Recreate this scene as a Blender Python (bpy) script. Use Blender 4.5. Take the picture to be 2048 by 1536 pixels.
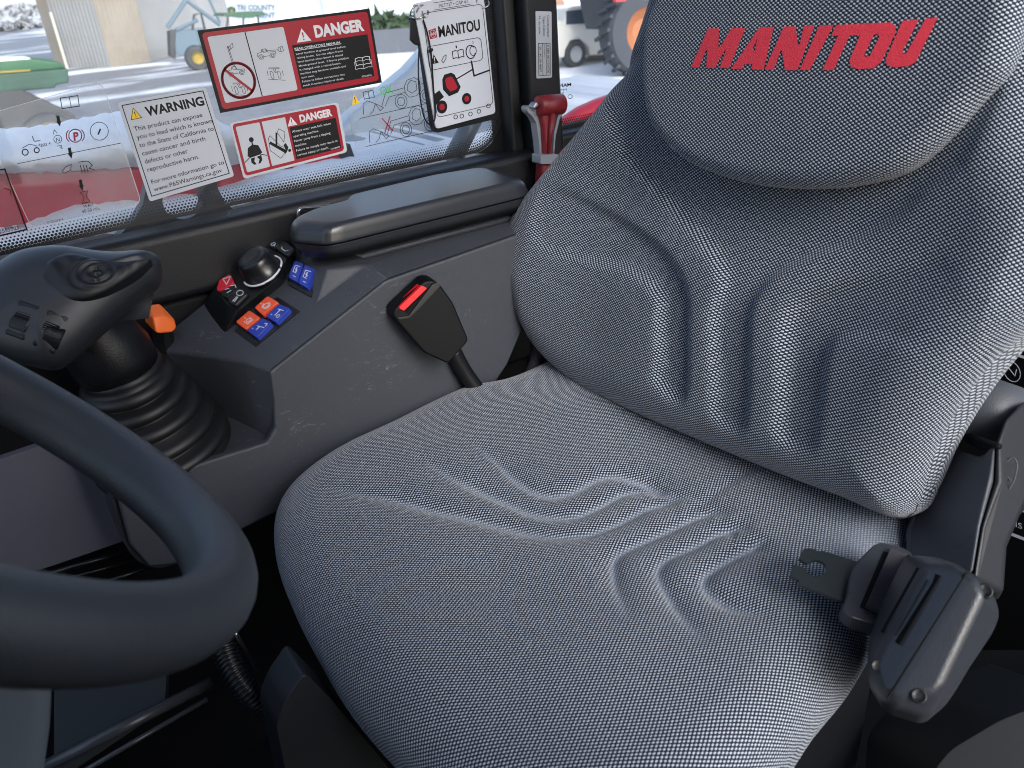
import bpy, bmesh, math, random
import numpy as np
from mathutils import Vector, Matrix
from mathutils.bvhtree import BVHTree
random.seed(4); rng = np.random.default_rng(4)
SC = bpy.context.scene
for o in list(bpy.data.objects): bpy.data.objects.remove(o)
COL = SC.collection

# ------------------------------------------------------------------ camera
# world: X = rear of the vehicle, Y = its right side (away from the open door), Z = up, origin = the camera
CX, CY = 1024., 768.
VX = np.array([3900., -330.]); VZ = np.array([1300., 4000.])
_a = np.array([VX[0]-CX, -(VX[1]-CY)]); _b = np.array([VZ[0]-CX, -(VZ[1]-CY)])
F = math.sqrt(-(_a @ _b))
AX = np.array([_a[0], _a[1], -F]); AX /= np.linalg.norm(AX)
AZ = -np.array([_b[0], _b[1], -F]); AZ /= np.linalg.norm(AZ)
AY = np.cross(AZ, AX)
M = np.stack([AX, AY, AZ])
cam = bpy.data.cameras.new('camera'); camo = bpy.data.objects.new('camera', cam); COL.objects.link(camo)
camo.matrix_world = Matrix(M.tolist()).to_4x4()
cam.sensor_width = 36; cam.lens = F/2048*36; cam.clip_start = .02; cam.clip_end = 2000
cam.dof.use_dof = True; cam.dof.focus_distance = .92; cam.dof.aperture_fstop = 11.0
SC.camera = camo
# ------------------------------------------------------------------ world, sun, exposure
SUN_EL, SUN_AZ = math.radians(34), math.radians(262)    # azimuth measured from +X, anticlockwise
W = bpy.data.worlds.new('World'); SC.world = W; W.use_nodes = True
nt = W.node_tree; bg = nt.nodes['Background']
sky = nt.nodes.new('ShaderNodeTexSky'); sky.sky_type = 'NISHITA'; sky.sun_disc = False
sky.sun_elevation = SUN_EL; sky.sun_rotation = math.pi/2 - SUN_AZ
sky.air_density = 1.0; sky.dust_density = 3.0; sky.ozone_density = 1.0
hs = nt.nodes.new('ShaderNodeHueSaturation'); hs.inputs['Saturation'].default_value = .95
nt.links.new(sky.outputs[0], hs.inputs['Color']); nt.links.new(hs.outputs[0], bg.inputs[0]); bg.inputs[1].default_value = .15
sd = bpy.data.lights.new('sun', 'SUN'); sd.energy = 1.5; sd.angle = math.radians(30); sd.color = (.86, .93, 1)
so = bpy.data.objects.new('sun', sd); COL.objects.link(so)
_d = Vector((math.cos(SUN_EL)*math.cos(SUN_AZ), math.cos(SUN_EL)*math.sin(SUN_AZ), math.sin(SUN_EL)))
so.rotation_euler = _d.to_track_quat('Z', 'Y').to_euler()
SC.view_settings.view_transform = 'Standard'; SC.view_settings.look = 'None'
SC.view_settings.exposure = 1.12; SC.view_settings.gamma = 1
SC.render.engine = 'CYCLES'
SC.cycles.filter_width = 1.0; SC.cycles.max_bounces = 8; SC.cycles.transparent_max_bounces = 16

# ------------------------------------------------------------------ helpers
def ray(px, py): return M @ np.array([px-CX, -(py-CY), -F])
def P(px, py, ax, val):
    d = ray(px, py); return d*(val/d[ax])
def PY(px, py, y): return P(px, py, 1, y)
def PX(px, py, x): return P(px, py, 0, x)
def PZ(px, py, z): return P(px, py, 2, z)
class Plane:
    def __init__(s, p, n):
        s.p = np.array(p, float); s.n = np.array(n, float); s.n /= np.linalg.norm(s.n)
        if s.n @ (-s.p) < 0: s.n = -s.n           # the normal looks at the camera side
    def at(s, px, py, off=0):
        d = ray(px, py); return d*((s.p @ s.n)/(d @ s.n)) + s.n*off
    def shift(s, k): return Plane(s.p+s.n*k, s.n)
def planeY(y): return Plane((0, y, 0), (0, 1, 0))

MATS = {}
def mat(name, col, rough=.5, bump=0, bscale=300, metal=0, spec=.5, sheen=0, noise=0, nscale=6, coat=0, emit=None):
    if name in MATS: return MATS[name]
    m = bpy.data.materials.new(name); m.use_nodes = True; MATS[name] = m
    t = m.node_tree; b = t.nodes['Principled BSDF']
    b.inputs['Base Color'].default_value = (*col, 1); b.inputs['Roughness'].default_value = rough
    b.inputs['Metallic'].default_value = metal; b.inputs['Specular IOR Level'].default_value = spec
    b.inputs['Sheen Weight'].default_value = sheen; b.inputs['Coat Weight'].default_value = coat
    tc = t.nodes.new('ShaderNodeTexCoord')
    if bump:
        n = t.nodes.new('ShaderNodeTexNoise'); n.inputs['Scale'].default_value = bscale; n.inputs['Detail'].default_value = 3
        t.links.new(tc.outputs['Object'], n.inputs['Vector'])
        bp = t.nodes.new('ShaderNodeBump'); bp.inputs['Strength'].default_value = bump; bp.inputs['Distance'].default_value = .001
        t.links.new(n.outputs[0], bp.inputs['Height']); t.links.new(bp.outputs[0], b.inputs['Normal'])
    if noise:
        n = t.nodes.new('ShaderNodeTexNoise'); n.inputs['Scale'].default_value = nscale; n.inputs['Detail'].default_value = 6
        n.inputs['Roughness'].default_value = .65
        t.links.new(tc.outputs['Object'], n.inputs['Vector'])
        mx = t.nodes.new('ShaderNodeMix'); mx.data_type = 'RGBA'
        mx.inputs[6].default_value = (*[c*(1-noise) for c in col], 1); mx.inputs[7].default_value = (*[min(1, c*(1+noise)) for c in col], 1)
        t.links.new(n.outputs[0], mx.inputs[0]); t.links.new(mx.outputs[2], b.inputs['Base Color'])
        mr = t.nodes.new('ShaderNodeMapRange'); mr.inputs[3].default_value = max(0, rough-.12); mr.inputs[4].default_value = min(1, rough+.12)
        t.links.new(n.outputs[0], mr.inputs[0]); t.links.new(mr.outputs[0], b.inputs['Roughness'])
    return m
def math_node(t, op, a, b=None, clamp=False):
    n = t.nodes.new('ShaderNodeMath'); n.operation = op; n.use_clamp = clamp
    for i, v in enumerate((a, b)):
        if v is None: continue
        if isinstance(v, (int, float)): n.inputs[i].default_value = v
        else: t.links.new(v, n.inputs[i])
    return n.outputs[0]

def tag(o, label=None, cat=None, group=None, kind=None):
    if label: o['label'] = label
    if cat: o['category'] = cat
    if group: o['group'] = group
    if kind: o['kind'] = kind
    return o
def thing(name, label, cat, loc=(0, 0, 0), group=None):
    o = bpy.data.objects.new(name, None); COL.objects.link(o); o.location = tuple(loc); o.empty_display_size = .05
    return tag(o, label, cat, group)
def link(name, me, m, parent=None, smooth=False, bevel=0, seg=2, sub=0, label=None, angle=35):
    o = bpy.data.objects.new(name, me); COL.objects.link(o)
    if m is not None: me.materials.append(m)
    if parent is not None:
        o.parent = parent
        if parent.type == 'EMPTY' or True:
            w = Matrix.Identity(4); p = parent
            loc = Vector((0, 0, 0))
            while p is not None: loc += p.location; p = p.parent
            o.location = -loc
    if bevel:
        b = o.modifiers.new('bevel', 'BEVEL'); b.width = bevel; b.segments = seg; b.limit_method = 'ANGLE'; b.angle_limit = math.radians(25)
    if sub:
        s = o.modifiers.new('sub', 'SUBSURF'); s.levels = sub; s.render_levels = sub
    if smooth or bevel or sub:
        for p in me.polygons: p.use_smooth = True
        if bevel and not sub:
            w = o.modifiers.new('wn', 'WEIGHTED_NORMAL'); w.keep_sharp = False
    if label: o['label'] = label
    return o
def raw(name, vs, fs, m, parent=None, **k):
    me = bpy.data.meshes.new(name); me.from_pydata([tuple(map(float, v)) for v in vs], [], fs)
    bm = bmesh.new(); bm.from_mesh(me); bmesh.ops.recalc_face_normals(bm, faces=bm.faces); bm.to_mesh(me); bm.free()
    return link(name, me, m, parent, **k)
class MB:
    """collects simple shapes into one mesh"""
    def __init__(s): s.v = []; s.f = []
    def add(s, vs, fs):
        k = len(s.v); s.v += [tuple(map(float, v)) for v in vs]; s.f += [tuple(i+k for i in f) for f in fs]; return s
    def box(s, x0, x1, y0, y1, z0, z1):
        return s.add([(x, y, z) for x in (x0, x1) for y in (y0, y1) for z in (z0, z1)],
                     [(0, 1, 3, 2), (4, 6, 7, 5), (0, 4, 5, 1), (2, 3, 7, 6), (0, 2, 6, 4), (1, 5, 7, 3)])
    def prism(s, pts, off):
        n = len(pts); off = np.array(off, float)
        v = [np.array(p, float) for p in pts]; v2 = [p+off for p in v]
        return s.add(v+v2, [tuple(range(n)), tuple(range(2*n-1, n-1, -1))]+[(i, i+n, (i+1) % n+n, (i+1) % n) for i in range(n)])
    def tube(s, path, r, seg=12, cap=True, wob=None):
        path = [np.array(p, float) for p in path]; n = len(path)
        rs = r if isinstance(r, (list, tuple, np.ndarray)) else [r]*n
        up = np.array([.13, .27, .95]); k = len(s.v); vs = []
        prev = None
        for i, p in enumerate(path):
            t = path[min(i+1, n-1)]-path[max(i-1, 0)]; t = t/(np.linalg.norm(t)+1e-12)
            a = np.cross(t, up) if prev is None else prev - t*(prev@t)
            a /= np.linalg.norm(a)+1e-12; prev = a; b = np.cross(t, a)
            for j in range(seg):
                q = 2*math.pi*j/seg; vs.append(p+rs[i]*(math.cos(q)*a+math.sin(q)*b))
        fs = [(i*seg+j, i*seg+(j+1) % seg, (i+1)*seg+(j+1) % seg, (i+1)*seg+j) for i in range(n-1) for j in range(seg)]
        if cap: fs += [tuple(range(seg))[::-1], tuple((n-1)*seg+j for j in range(seg))]
        return s.add(vs, fs)
    def lathe(s, c, axis, prof, seg=48, cap=True):
        """prof: (distance along the axis, radius)"""
        axis = np.array(axis, float); axis /= np.linalg.norm(axis)
        a = np.cross(axis, (.3, .9, .2)); a /= np.linalg.norm(a); b = np.cross(axis, a); vs = []
        for h, r in prof:
            for j in range(seg):
                q = 2*math.pi*j/seg; vs.append(np.array(c)+axis*h+r*(math.cos(q)*a+math.sin(q)*b))
        n = len(prof)
        fs = [(i*seg+j, i*seg+(j+1) % seg, (i+1)*seg+(j+1) % seg, (i+1)*seg+j) for i in range(n-1) for j in range(seg)]
        if cap: fs += [tuple(range(seg))[::-1], tuple((n-1)*seg+j for j in range(seg))]
        return s.add(vs, fs)
    def build(s, name, m, parent=None, **k): return raw(name, s.v, s.f, m, parent, **k)
def tri_polys(loops2d):
    """2D polygons with holes -> verts, tris (via a filled curve)"""
    cu = bpy.data.curves.new('tmp', 'CURVE'); cu.dimensions = '2D'; cu.fill_mode = 'BOTH'
    for L in loops2d:
        sp = cu.splines.new('POLY'); sp.points.add(len(L)-1); sp.use_cyclic_u = True
        for i, q in enumerate(L): sp.points[i].co = (q[0], q[1], 0, 1)
    return curve_mesh(cu)
def curve_mesh(cu):
    ob = bpy.data.objects.new('tmp', cu); COL.objects.link(ob)
    dg = bpy.context.evaluated_depsgraph_get(); dg.update()
    me = bpy.data.meshes.new_from_object(ob.evaluated_get(dg))
    v = np.array([q.co[:] for q in me.vertices]).reshape(-1, 3)[:, :2]; f = [tuple(p.vertices) for p in me.polygons]
    bpy.data.objects.remove(ob); bpy.data.curves.remove(cu); bpy.data.meshes.remove(me)
    return v, f
def text2d(s, bold=0, shear=0, space=1):
    cu = bpy.data.curves.new('txt', 'FONT'); cu.body = s; cu.size = 1; cu.offset = bold; cu.shear = shear; cu.resolution_u = 3
    cu.space_character = space
    v, f = curve_mesh(cu)
    return v, f
def round_poly(pts, r, n=5):
    """2D polygon with rounded corners"""
    out = []; N = len(pts); pts = [np.array(p, float) for p in pts]
    rr = r if isinstance(r, (list, tuple)) else [r]*N
    for i in range(N):
        p, a, b = pts[i], pts[i-1], pts[(i+1) % N]; q = rr[i]
        la, lb = np.linalg.norm(a-p), np.linalg.norm(b-p); d = min(q, la*.48, lb*.48)
        if d < 1e-9: out.append(p); continue
        A, B = p+(a-p)/la*d, p+(b-p)/lb*d
        for k in range(n+1):
            t = k/n; out.append((1-t)**2*A+2*t*(1-t)*p+t*t*B)
    return out
def catmull(pts, n=8, closed=False):
    pts = [np.array(p, float) for p in pts]; N = len(pts); out = []
    for i in range(N if closed else N-1):
        if closed: a, b, c, d = pts[(i-1) % N], pts[i], pts[(i+1) % N], pts[(i+2) % N]
        else: a, b, c, d = pts[max(i-1, 0)], pts[i], pts[i+1], pts[min(i+2, N-1)]
        for k in range(n):
            t = k/n
            out.append(.5*((2*b)+(-a+c)*t+(2*a-5*b+4*c-d)*t*t+(-a+3*b-3*c+d)*t**3))
    if not closed: out.append(pts[-1])
    return out
class Art:
    """flat artwork on a plane; quad = four traced corners TL TR BR BL, u v in 0..1"""
    def __init__(s, pl, quad, parent): s.pl = pl; s.q = [np.array(c, float) for c in quad]; s.par = parent
    def px(s, u, v):
        a, b, c, d = s.q; return a*(1-u)*(1-v)+b*u*(1-v)+c*u*v+d*(1-u)*v
    def p3(s, u, v, off): q = s.px(u, v); return s.pl.at(q[0], q[1], off)
    def poly(s, mb, loops, off):
        v, f = tri_polys(loops); mb.add([s.p3(a, b, off) for a, b in v], f)
    def line(s, mb, pts, w, off, closed=False):
        """w in target pixels"""
        Q = [s.px(*p) for p in pts]
        if closed: Q.append(Q[0])
        for i in range(len(Q)-1):
            a, b = Q[i], Q[i+1]; d = b-a; l = np.linalg.norm(d)
            if l < 1e-6: continue
            n = np.array([-d[1], d[0]])/l*w/2; e = d/l*w*.3
            mb.add([s.pl.at(*(a-e+n), off), s.pl.at(*(b+e+n), off), s.pl.at(*(b+e-n), off), s.pl.at(*(a-e-n), off)], [(0, 1, 2, 3)])
    def text(s, mb, t, u, v, w, h, off, bold=0, shear=0, align='l'):
        """baseline start at (u, v); w = width or None, h = cap height, both in uv"""
        tv, tf = text2d(t, bold, shear)
        if len(tv) == 0: return
        x0, x1 = tv[:, 0].min(), tv[:, 0].max(); sy = h/.73
        sx = w/(x1-x0) if w else sy*.5
        mb.add([s.p3(u+(x-x0)*sx, v-y*sy, off) for x, y in tv], tf)
    def circle(s, cu, cv, r, n=28, asp=1, a0=0, a1=2*math.pi):
        return [(cu+r*math.cos(a0+(a1-a0)*k/n), cv+r*asp*math.sin(a0+(a1-a0)*k/n)) for k in range(n if a1-a0 > 6.28 else n+1)]

# pillow-shaped solids (cushions, grips): rings of a traced outline that round over at the edge
def seg_dist(pts, poly, closed=False):
    pts = np.asarray(pts); best = np.full(len(pts), 1e9); arg = np.zeros(len(pts)); poly = np.asarray(poly); N = len(poly)
    acc = 0; tot = 0
    for i in range(N if closed else N-1):
        a, b = poly[i], poly[(i+1) % N]; d = b-a; l2 = d@d+1e-18
        t = np.clip(((pts-a)@d)/l2, 0, 1); dist = np.linalg.norm(pts-(a+t[:, None]*d), axis=1)
        m = dist < best; best[m] = dist[m]; arg[m] = acc+t[m]*math.sqrt(l2); acc += math.sqrt(l2)
    return best, arg/max(acc, 1e-9)
def inside(pts, poly):
    x, y = pts[:, 0], pts[:, 1]; c = np.zeros(len(pts), bool); poly = np.asarray(poly); j = len(poly)-1
    for i in range(len(poly)):
        xi, yi = poly[i]; xj, yj = poly[j]
        m = ((yi > y) != (yj > y)) & (x < (xj-xi)*(y-yi)/(yj-yi+1e-18)+xi); c ^= m; j = i
    return c
def resample(poly, n):
    poly = np.asarray(list(poly)+[poly[0]]); s = np.r_[0, np.cumsum(np.linalg.norm(np.diff(poly, axis=0), axis=1))]
    q = np.linspace(0, s[-1], n, endpoint=False); return np.stack([np.interp(q, s, poly[:, k]) for k in (0, 1)], 1)
def pillow(name, outline, O, A, B, N, H, Rr, m, parent, back=.03, inset=.03, extra=None, nang=240, nring=60, center=None, nback=8, wear=None):
    O, A, B, N = [np.array(q, float) for q in (O, A, B, N)]
    L = resample(outline, nang); c = np.array(center) if center is not None else L.mean(0)
    u = np.linspace(0, 1, nring+1)[1:]; s = np.sin(u*math.pi/2)
    pts = np.concatenate([[c]]+[c+(L-c)*k for k in s])
    d, _ = seg_dist(pts, L[::max(1, nang//180)], True); d[-nang:] = 0
    q = np.clip(1-d/Rr, 0, 1); h = H*np.sqrt(np.clip(1-q*q, 0, 1))
    if extra is not None: h = h + extra(pts, d)
    V = O+pts[:, :1]*A+pts[:, 1:]*B+h[:, None]*N
    tn = np.roll(L, -1, 0)-np.roll(L, 1, 0); no = np.stack([tn[:, 1], -tn[:, 0]], 1); no /= np.linalg.norm(no, axis=1)[:, None]
    if ((L-c)*no).sum() < 0: no = -no
    arc = Rr*np.arcsin(q)-Rr*q
    nrm = np.concatenate([[no[0]*0]]+[no]*nring)
    uv = pts+nrm*arc[:, None]
    VB = []; UB = []
    for k in range(1, nback+1):
        f = k/nback*math.pi/2; ins = inset*(1-math.cos(f)); hb = -back*math.sin(f)
        pb = L-no*ins; VB.append(O+pb[:, :1]*A+pb[:, 1:]*B+hb*N); UB.append(L+no*(Rr*(math.pi/2-1)+back*f))
    V = np.concatenate([V]+VB); uv = np.concatenate([uv]+UB)
    fs = [(0, 1+j, 1+(j+1) % nang) for j in range(nang)]
    for i in range(nring-1+nback):
        a = 1+i*nang; b = a+nang
        fs += [(a+j, b+j, b+(j+1) % nang, a+(j+1) % nang) for j in range(nang)]
    a = 1+(nring-1+nback)*nang; fs.append(tuple(range(a, a+nang)))
    me = bpy.data.meshes.new(name); me.from_pydata(V.tolist(), [], fs)
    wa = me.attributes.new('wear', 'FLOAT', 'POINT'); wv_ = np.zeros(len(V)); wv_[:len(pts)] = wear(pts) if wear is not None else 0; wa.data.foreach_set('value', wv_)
    ul = me.uv_layers.new(name='weave'); li = np.empty(len(me.loops), int); me.loops.foreach_get('vertex_index', li)
    ul.data.foreach_set('uv', uv[li].ravel())
    bm = bmesh.new(); bm.from_mesh(me); bmesh.ops.recalc_face_normals(bm, faces=bm.faces); bm.to_mesh(me); bm.free()
    o = link(name, me, m, parent, smooth=True)
    o['_n'] = len(V); tree = BVHTree.FromPolygons([tuple(v) for v in V], fs); del o['_n']
    return o, tree
def on_tree(tree, px, py, off):
    d = Vector(ray(px, py)).normalized(); h = tree.ray_cast(Vector((0, 0, 0)), d)
    if h[0] is None: return None
    n = h[1]; n = n if n.dot(d) < 0 else -n
    return np.array(h[0]+n*off)

# ------------------------------------------------------------------ materials
black = mat('black_plastic', (.005, .0055, .007), .42, .25, 500, spec=.35)
black2 = mat('black_smooth_plastic', (.007, .008, .010), .3, .08, 300)
trim = mat('charcoal_trim', (.006, .007, .010), .42, .5, 900, spec=.4)
rubber = mat('black_rubber', (.006, .0065, .008), .5)
wheelm = mat('grained_grey_rubber', (.033, .037, .043), .45, .4, 1100)
gripm = mat('grip_grey_plastic', (.02, .023, .028), .42, .1, 900)
dark = mat('dark_void_paint', (.002, .0023, .003), .7, spec=.15)
wallm = mat('matt_black_panel', (.0035, .004, .0055), .6, .3, 500, spec=.2)
metal = mat('worn_steel', (.5, .5, .52), .3, metal=1)
blackmetal = mat('black_steel_plate', (.012, .016, .018), .35, .1, 800)
redp = mat('red_plastic', (.6, .010, .016), .35, .1, 600)
redmat = mat('hammer_red', (.24, .02, .028), .42, .1, 500)
greyp = mat('light_grey_plastic', (.3, .32, .36), .4)
orange = mat('orange_plastic', (.85, .16, .03), .42, .08, 500)
blue = mat('blue_key_plastic', (.015, .04, .34), .35, .06, 500)
orangek = mat('orange_key_plastic', (.75, .09, .03), .38, .06, 500)
redk = mat('red_key_plastic', (.6, .02, .04), .38)
keyblack = mat('black_key_plastic', (.012, .013, .016), .4)
white_ink = mat('white_print', (.6, .62, .66), .5)
paper = mat('white_sticker_vinyl', (.47, .50, .56), .45)
black_ink = mat('black_print', (.004, .0045, .006), .5, spec=.3)
red_ink = mat('red_print', (.30, .004, .018), .4)
logo_red = mat('red_seat_print', (.62, .028, .05), .75, .5, 1200)
yellow_ink = mat('yellow_print', (.75, .5, .02), .5)
green_ink = mat('green_print', (.06, .5, .06), .5)
grey_ink = mat('grey_print', (.12, .13, .15), .5)
redpaint = mat('red_machine_paint', (.6, .02, .05), .4, noise=.2, nscale=3)
snowm = mat('snow', (.9, .91, .93), .8, .8, 20)

def console_mat():
    m = mat('console_plastic', (.036, .041, .052), .5, .55, 1300)
    t = m.node_tree; b = t.nodes['Principled BSDF']; tc = t.nodes.new('ShaderNodeTexCoord')
    big = t.nodes.new('ShaderNodeTexNoise'); big.inputs['Scale'].default_value = 9; big.inputs['Detail'].default_value = 2
    mp = t.nodes.new('ShaderNodeMapping'); mp.inputs['Rotation'].default_value = (0, .5, 0); mp.inputs['Scale'].default_value = (55, 55, 120)
    fine = t.nodes.new('ShaderNodeTexNoise'); fine.inputs['Scale'].default_value = 1.3; fine.inputs['Distortion'].default_value = 1.6; fine.inputs['Detail'].default_value = 6; fine.inputs['Roughness'].default_value = .75
    t.links.new(tc.outputs['Object'], big.inputs['Vector']); t.links.new(tc.outputs['Object'], mp.inputs[0]); t.links.new(mp.outputs[0], fine.inputs['Vector'])
    # scuffs gather where knees rub the front half of the panel
    sx = t.nodes.new('ShaderNodeVectorMath'); sx.operation = 'DISTANCE'; sx.inputs[1].default_value = (.27, .8, -.36)
    t.links.new(tc.outputs['Object'], sx.inputs[0])
    prox = math_node(t, 'MULTIPLY', math_node(t, 'SUBTRACT', .24, sx.outputs['Value']), 7, True)
    a = math_node(t, 'MULTIPLY', math_node(t, 'SUBTRACT', big.outputs[0], .47), 6, True)
    f = math_node(t, 'MULTIPLY', math_node(t, 'SUBTRACT', fine.outputs[0], .58), 5, True)
    k = math_node(t, 'MULTIPLY', math_node(t, 'MULTIPLY', a, f), prox)
    k = math_node(t, 'MULTIPLY', k, .9)
    mx = t.nodes.new('ShaderNodeMix'); mx.data_type = 'RGBA'
    mx.inputs[6].default_value = (.036, .041, .052, 1); mx.inputs[7].default_value = (.3, .31, .33, 1)
    t.links.new(k, mx.inputs[0]); t.links.new(mx.outputs[2], b.inputs['Base Color'])
    return m
consm = console_mat()
consd = mat('console_dark_plastic', (.016, .018, .023), .5, .5, 1300)

def weave_mat(name, p1=.0031, p2=.0048):
    m = bpy.data.materials.new(name); m.use_nodes = True; t = m.node_tree; b = t.nodes['Principled BSDF']
    uv = t.nodes.new('ShaderNodeUVMap'); uv.uv_map = 'weave'
    nz = t.nodes.new('ShaderNodeTexNoise'); nz.inputs['Scale'].default_value = 9; nz.inputs['Detail'].default_value = 2
    t.links.new(uv.outputs[0], nz.inputs['Vector'])
    wob = t.nodes.new('ShaderNodeVectorMath'); wob.operation = 'SCALE'; wob.inputs['Scale'].default_value = .0035
    t.links.new(nz.outputs['Color'], wob.inputs[0])
    ad = t.nodes.new('ShaderNodeVectorMath'); ad.operation = 'ADD'; t.links.new(uv.outputs[0], ad.inputs[0]); t.links.new(wob.outputs[0], ad.inputs[1])
    sp = t.nodes.new('ShaderNodeSeparateXYZ'); t.links.new(ad.outputs[0], sp.inputs[0])
    cu = math_node(t, 'COSINE', math_node(t, 'MULTIPLY', sp.outputs[0], 2*math.pi/p2))
    cv = math_node(t, 'COSINE', math_node(t, 'MULTIPLY', sp.outputs[1], 2*math.pi/p1))
    h = math_node(t, 'MULTIPLY', cu, cv)
    fn = t.nodes.new('ShaderNodeTexNoise'); fn.inputs['Scale'].default_value = 700; fn.inputs['Detail'].default_value = 2
    t.links.new(uv.outputs[0], fn.inputs['Vector'])
    h2 = math_node(t, 'ADD', h, math_node(t, 'MULTIPLY', math_node(t, 'SUBTRACT', fn.outputs[0], .5), .9))
    k = math_node(t, 'MULTIPLY', math_node(t, 'ADD', h2, -.10), 3.0, True)
    st = t.nodes.new('ShaderNodeTexNoise'); st.inputs['Scale'].default_value = 6; st.inputs['Detail'].default_value = 5
    t.links.new(uv.outputs[0], st.inputs['Vector'])
    lc = t.nodes.new('ShaderNodeMix'); lc.data_type = 'RGBA'; lc.inputs[6].default_value = (.28, .32, .385, 1); lc.inputs[7].default_value = (.44, .49, .57, 1)
    t.links.new(st.outputs[0], lc.inputs[0])
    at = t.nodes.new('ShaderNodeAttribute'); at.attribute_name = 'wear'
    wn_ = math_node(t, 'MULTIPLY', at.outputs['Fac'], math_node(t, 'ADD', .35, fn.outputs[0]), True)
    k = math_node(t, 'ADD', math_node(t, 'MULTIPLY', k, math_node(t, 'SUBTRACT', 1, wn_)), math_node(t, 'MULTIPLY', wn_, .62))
    lint = t.nodes.new('ShaderNodeTexVoronoi'); lint.inputs['Scale'].default_value = 26; t.links.new(ad.outputs[0], lint.inputs['Vector'])
    lv = t.nodes.new('ShaderNodeSeparateColor'); t.links.new(lint.outputs['Color'], lv.inputs[0])
    lk = math_node(t, 'MULTIPLY', math_node(t, 'LESS_THAN', lint.outputs['Distance'], .022), math_node(t, 'GREATER_THAN', lv.outputs[0], .8))
    mx = t.nodes.new('ShaderNodeMix'); mx.data_type = 'RGBA'; mx.inputs[6].default_value = (.008, .010, .018, 1)
    t.links.new(lc.outputs[2], mx.inputs[7]); t.links.new(k, mx.inputs[0])
    m9 = t.nodes.new('ShaderNodeMix'); m9.data_type = 'RGBA'; m9.inputs[7].default_value = (.75, .78, .8, 1); t.links.new(mx.outputs[2], m9.inputs[6]); t.links.new(lk, m9.inputs[0]); t.links.new(m9.outputs[2], b.inputs['Base Color'])
    bp = t.nodes.new('ShaderNodeBump'); bp.inputs['Strength'].default_value = .5; bp.inputs['Distance'].default_value = .0006
    t.links.new(h2, bp.inputs['Height']); t.links.new(bp.outputs[0], b.inputs['Normal'])
    b.inputs['Roughness'].default_value = .85; b.inputs['Sheen Weight'].default_value = .25; b.inputs['Sheen Roughness'].default_value = .4
    b.inputs['Specular IOR Level'].default_value = .25
    return m
fabric = weave_mat('grey_woven_fabric')

def glass_mat(name, tint=(.93, .96, .98), film=0):
    m = bpy.data.materials.new(name); m.use_nodes = True; t = m.node_tree
    for n in list(t.nodes):
        if n.type == 'BSDF_PRINCIPLED': t.nodes.remove(n)
    out = [n for n in t.nodes if n.type == 'OUTPUT_MATERIAL'][0]
    tr = t.nodes.new('ShaderNodeBsdfTransparent'); tr.inputs[0].default_value = (*tint, 1)
    gl = t.nodes.new('ShaderNodeBsdfGlossy'); gl.inputs['Roughness'].default_value = .02
    fr = t.nodes.new('ShaderNodeFresnel'); fr.inputs[0].default_value = 1.45
    mx = t.nodes.new('ShaderNodeMixShader'); t.links.new(fr.outputs[0], mx.inputs[0]); t.links.new(tr.outputs[0], mx.inputs[1]); t.links.new(gl.outputs[0], mx.inputs[2])
    last = mx
    if film:      # a thin film of dirt and dried spray on the pane
        df = t.nodes.new('ShaderNodeBsdfDiffuse'); df.inputs[0].default_value = (.75, .78, .8, 1)
        tc = t.nodes.new('ShaderNodeTexCoord'); n = t.nodes.new('ShaderNodeTexNoise'); n.inputs['Scale'].default_value = 14; n.inputs['Detail'].default_value = 9; n.inputs['Roughness'].default_value = .75
        t.links.new(tc.outputs['Object'], n.inputs['Vector'])
        k = math_node(t, 'MULTIPLY', math_node(t, 'SUBTRACT', n.outputs[0], .3), film, True)
        m2 = t.nodes.new('ShaderNodeMixShader'); t.links.new(k, m2.inputs[0]); t.links.new(mx.outputs[0], m2.inputs[1]); t.links.new(df.outputs[0], m2.inputs[2]); last = m2
    t.links.new(last.outputs[0], out.inputs[0]); return m
glass = glass_mat('window_glass', film=.08)
film = glass_mat('clear_film', (.96, .97, .98), film=.25)
GY = 1.0            # the glass plane of the right side of the cab

# ------------------------------------------------------------------ setting outside
GZ = -2.75
def ground_mat():
    m = mat('wet_yard', (.2, .21, .22), .6); t = m.node_tree; b = t.nodes['Principled BSDF']
    tc = t.nodes.new('ShaderNodeTexCoord'); n = t.nodes.new('ShaderNodeTexNoise'); n.inputs['Scale'].default_value = .16; n.inputs['Detail'].default_value = 8; n.inputs['Roughness'].default_value = .6
    mp = t.nodes.new('ShaderNodeMapping'); mp.inputs['Scale'].default_value = (.5, 1.5, 1)
    t.links.new(tc.outputs['Object'], mp.inputs[0]); t.links.new(mp.outputs[0], n.inputs['Vector'])
    sp = t.nodes.new('ShaderNodeSeparateXYZ'); t.links.new(tc.outputs['Object'], sp.inputs[0])
    bias = math_node(t, 'MULTIPLY', math_node(t, 'MULTIPLY', math_node(t, 'SUBTRACT', sp.outputs[0], 9), .05, True), 1)
    k = math_node(t, 'MULTIPLY', math_node(t, 'SUBTRACT', math_node(t, 'ADD', n.outputs[0], bias), .545), 10, True)
    n2 = t.nodes.new('ShaderNodeTexNoise'); n2.inputs['Scale'].default_value = 3; n2.inputs['Detail'].default_value = 8; t.links.new(tc.outputs['Object'], n2.inputs['Vector'])
    g = t.nodes.new('ShaderNodeMix'); g.data_type = 'RGBA'; g.inputs[6].default_value = (.1, .105, .115, 1); g.inputs[7].default_value = (.24, .25, .27, 1); t.links.new(n2.outputs[0], g.inputs[0])
    mx = t.nodes.new('ShaderNodeMix'); mx.data_type = 'RGBA'; mx.inputs[7].default_value = (.8, .83, .88, 1); t.links.new(g.outputs[2], mx.inputs[6]); t.links.new(k, mx.inputs[0])
    t.links.new(mx.outputs[2], b.inputs['Base Color']); return m
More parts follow.
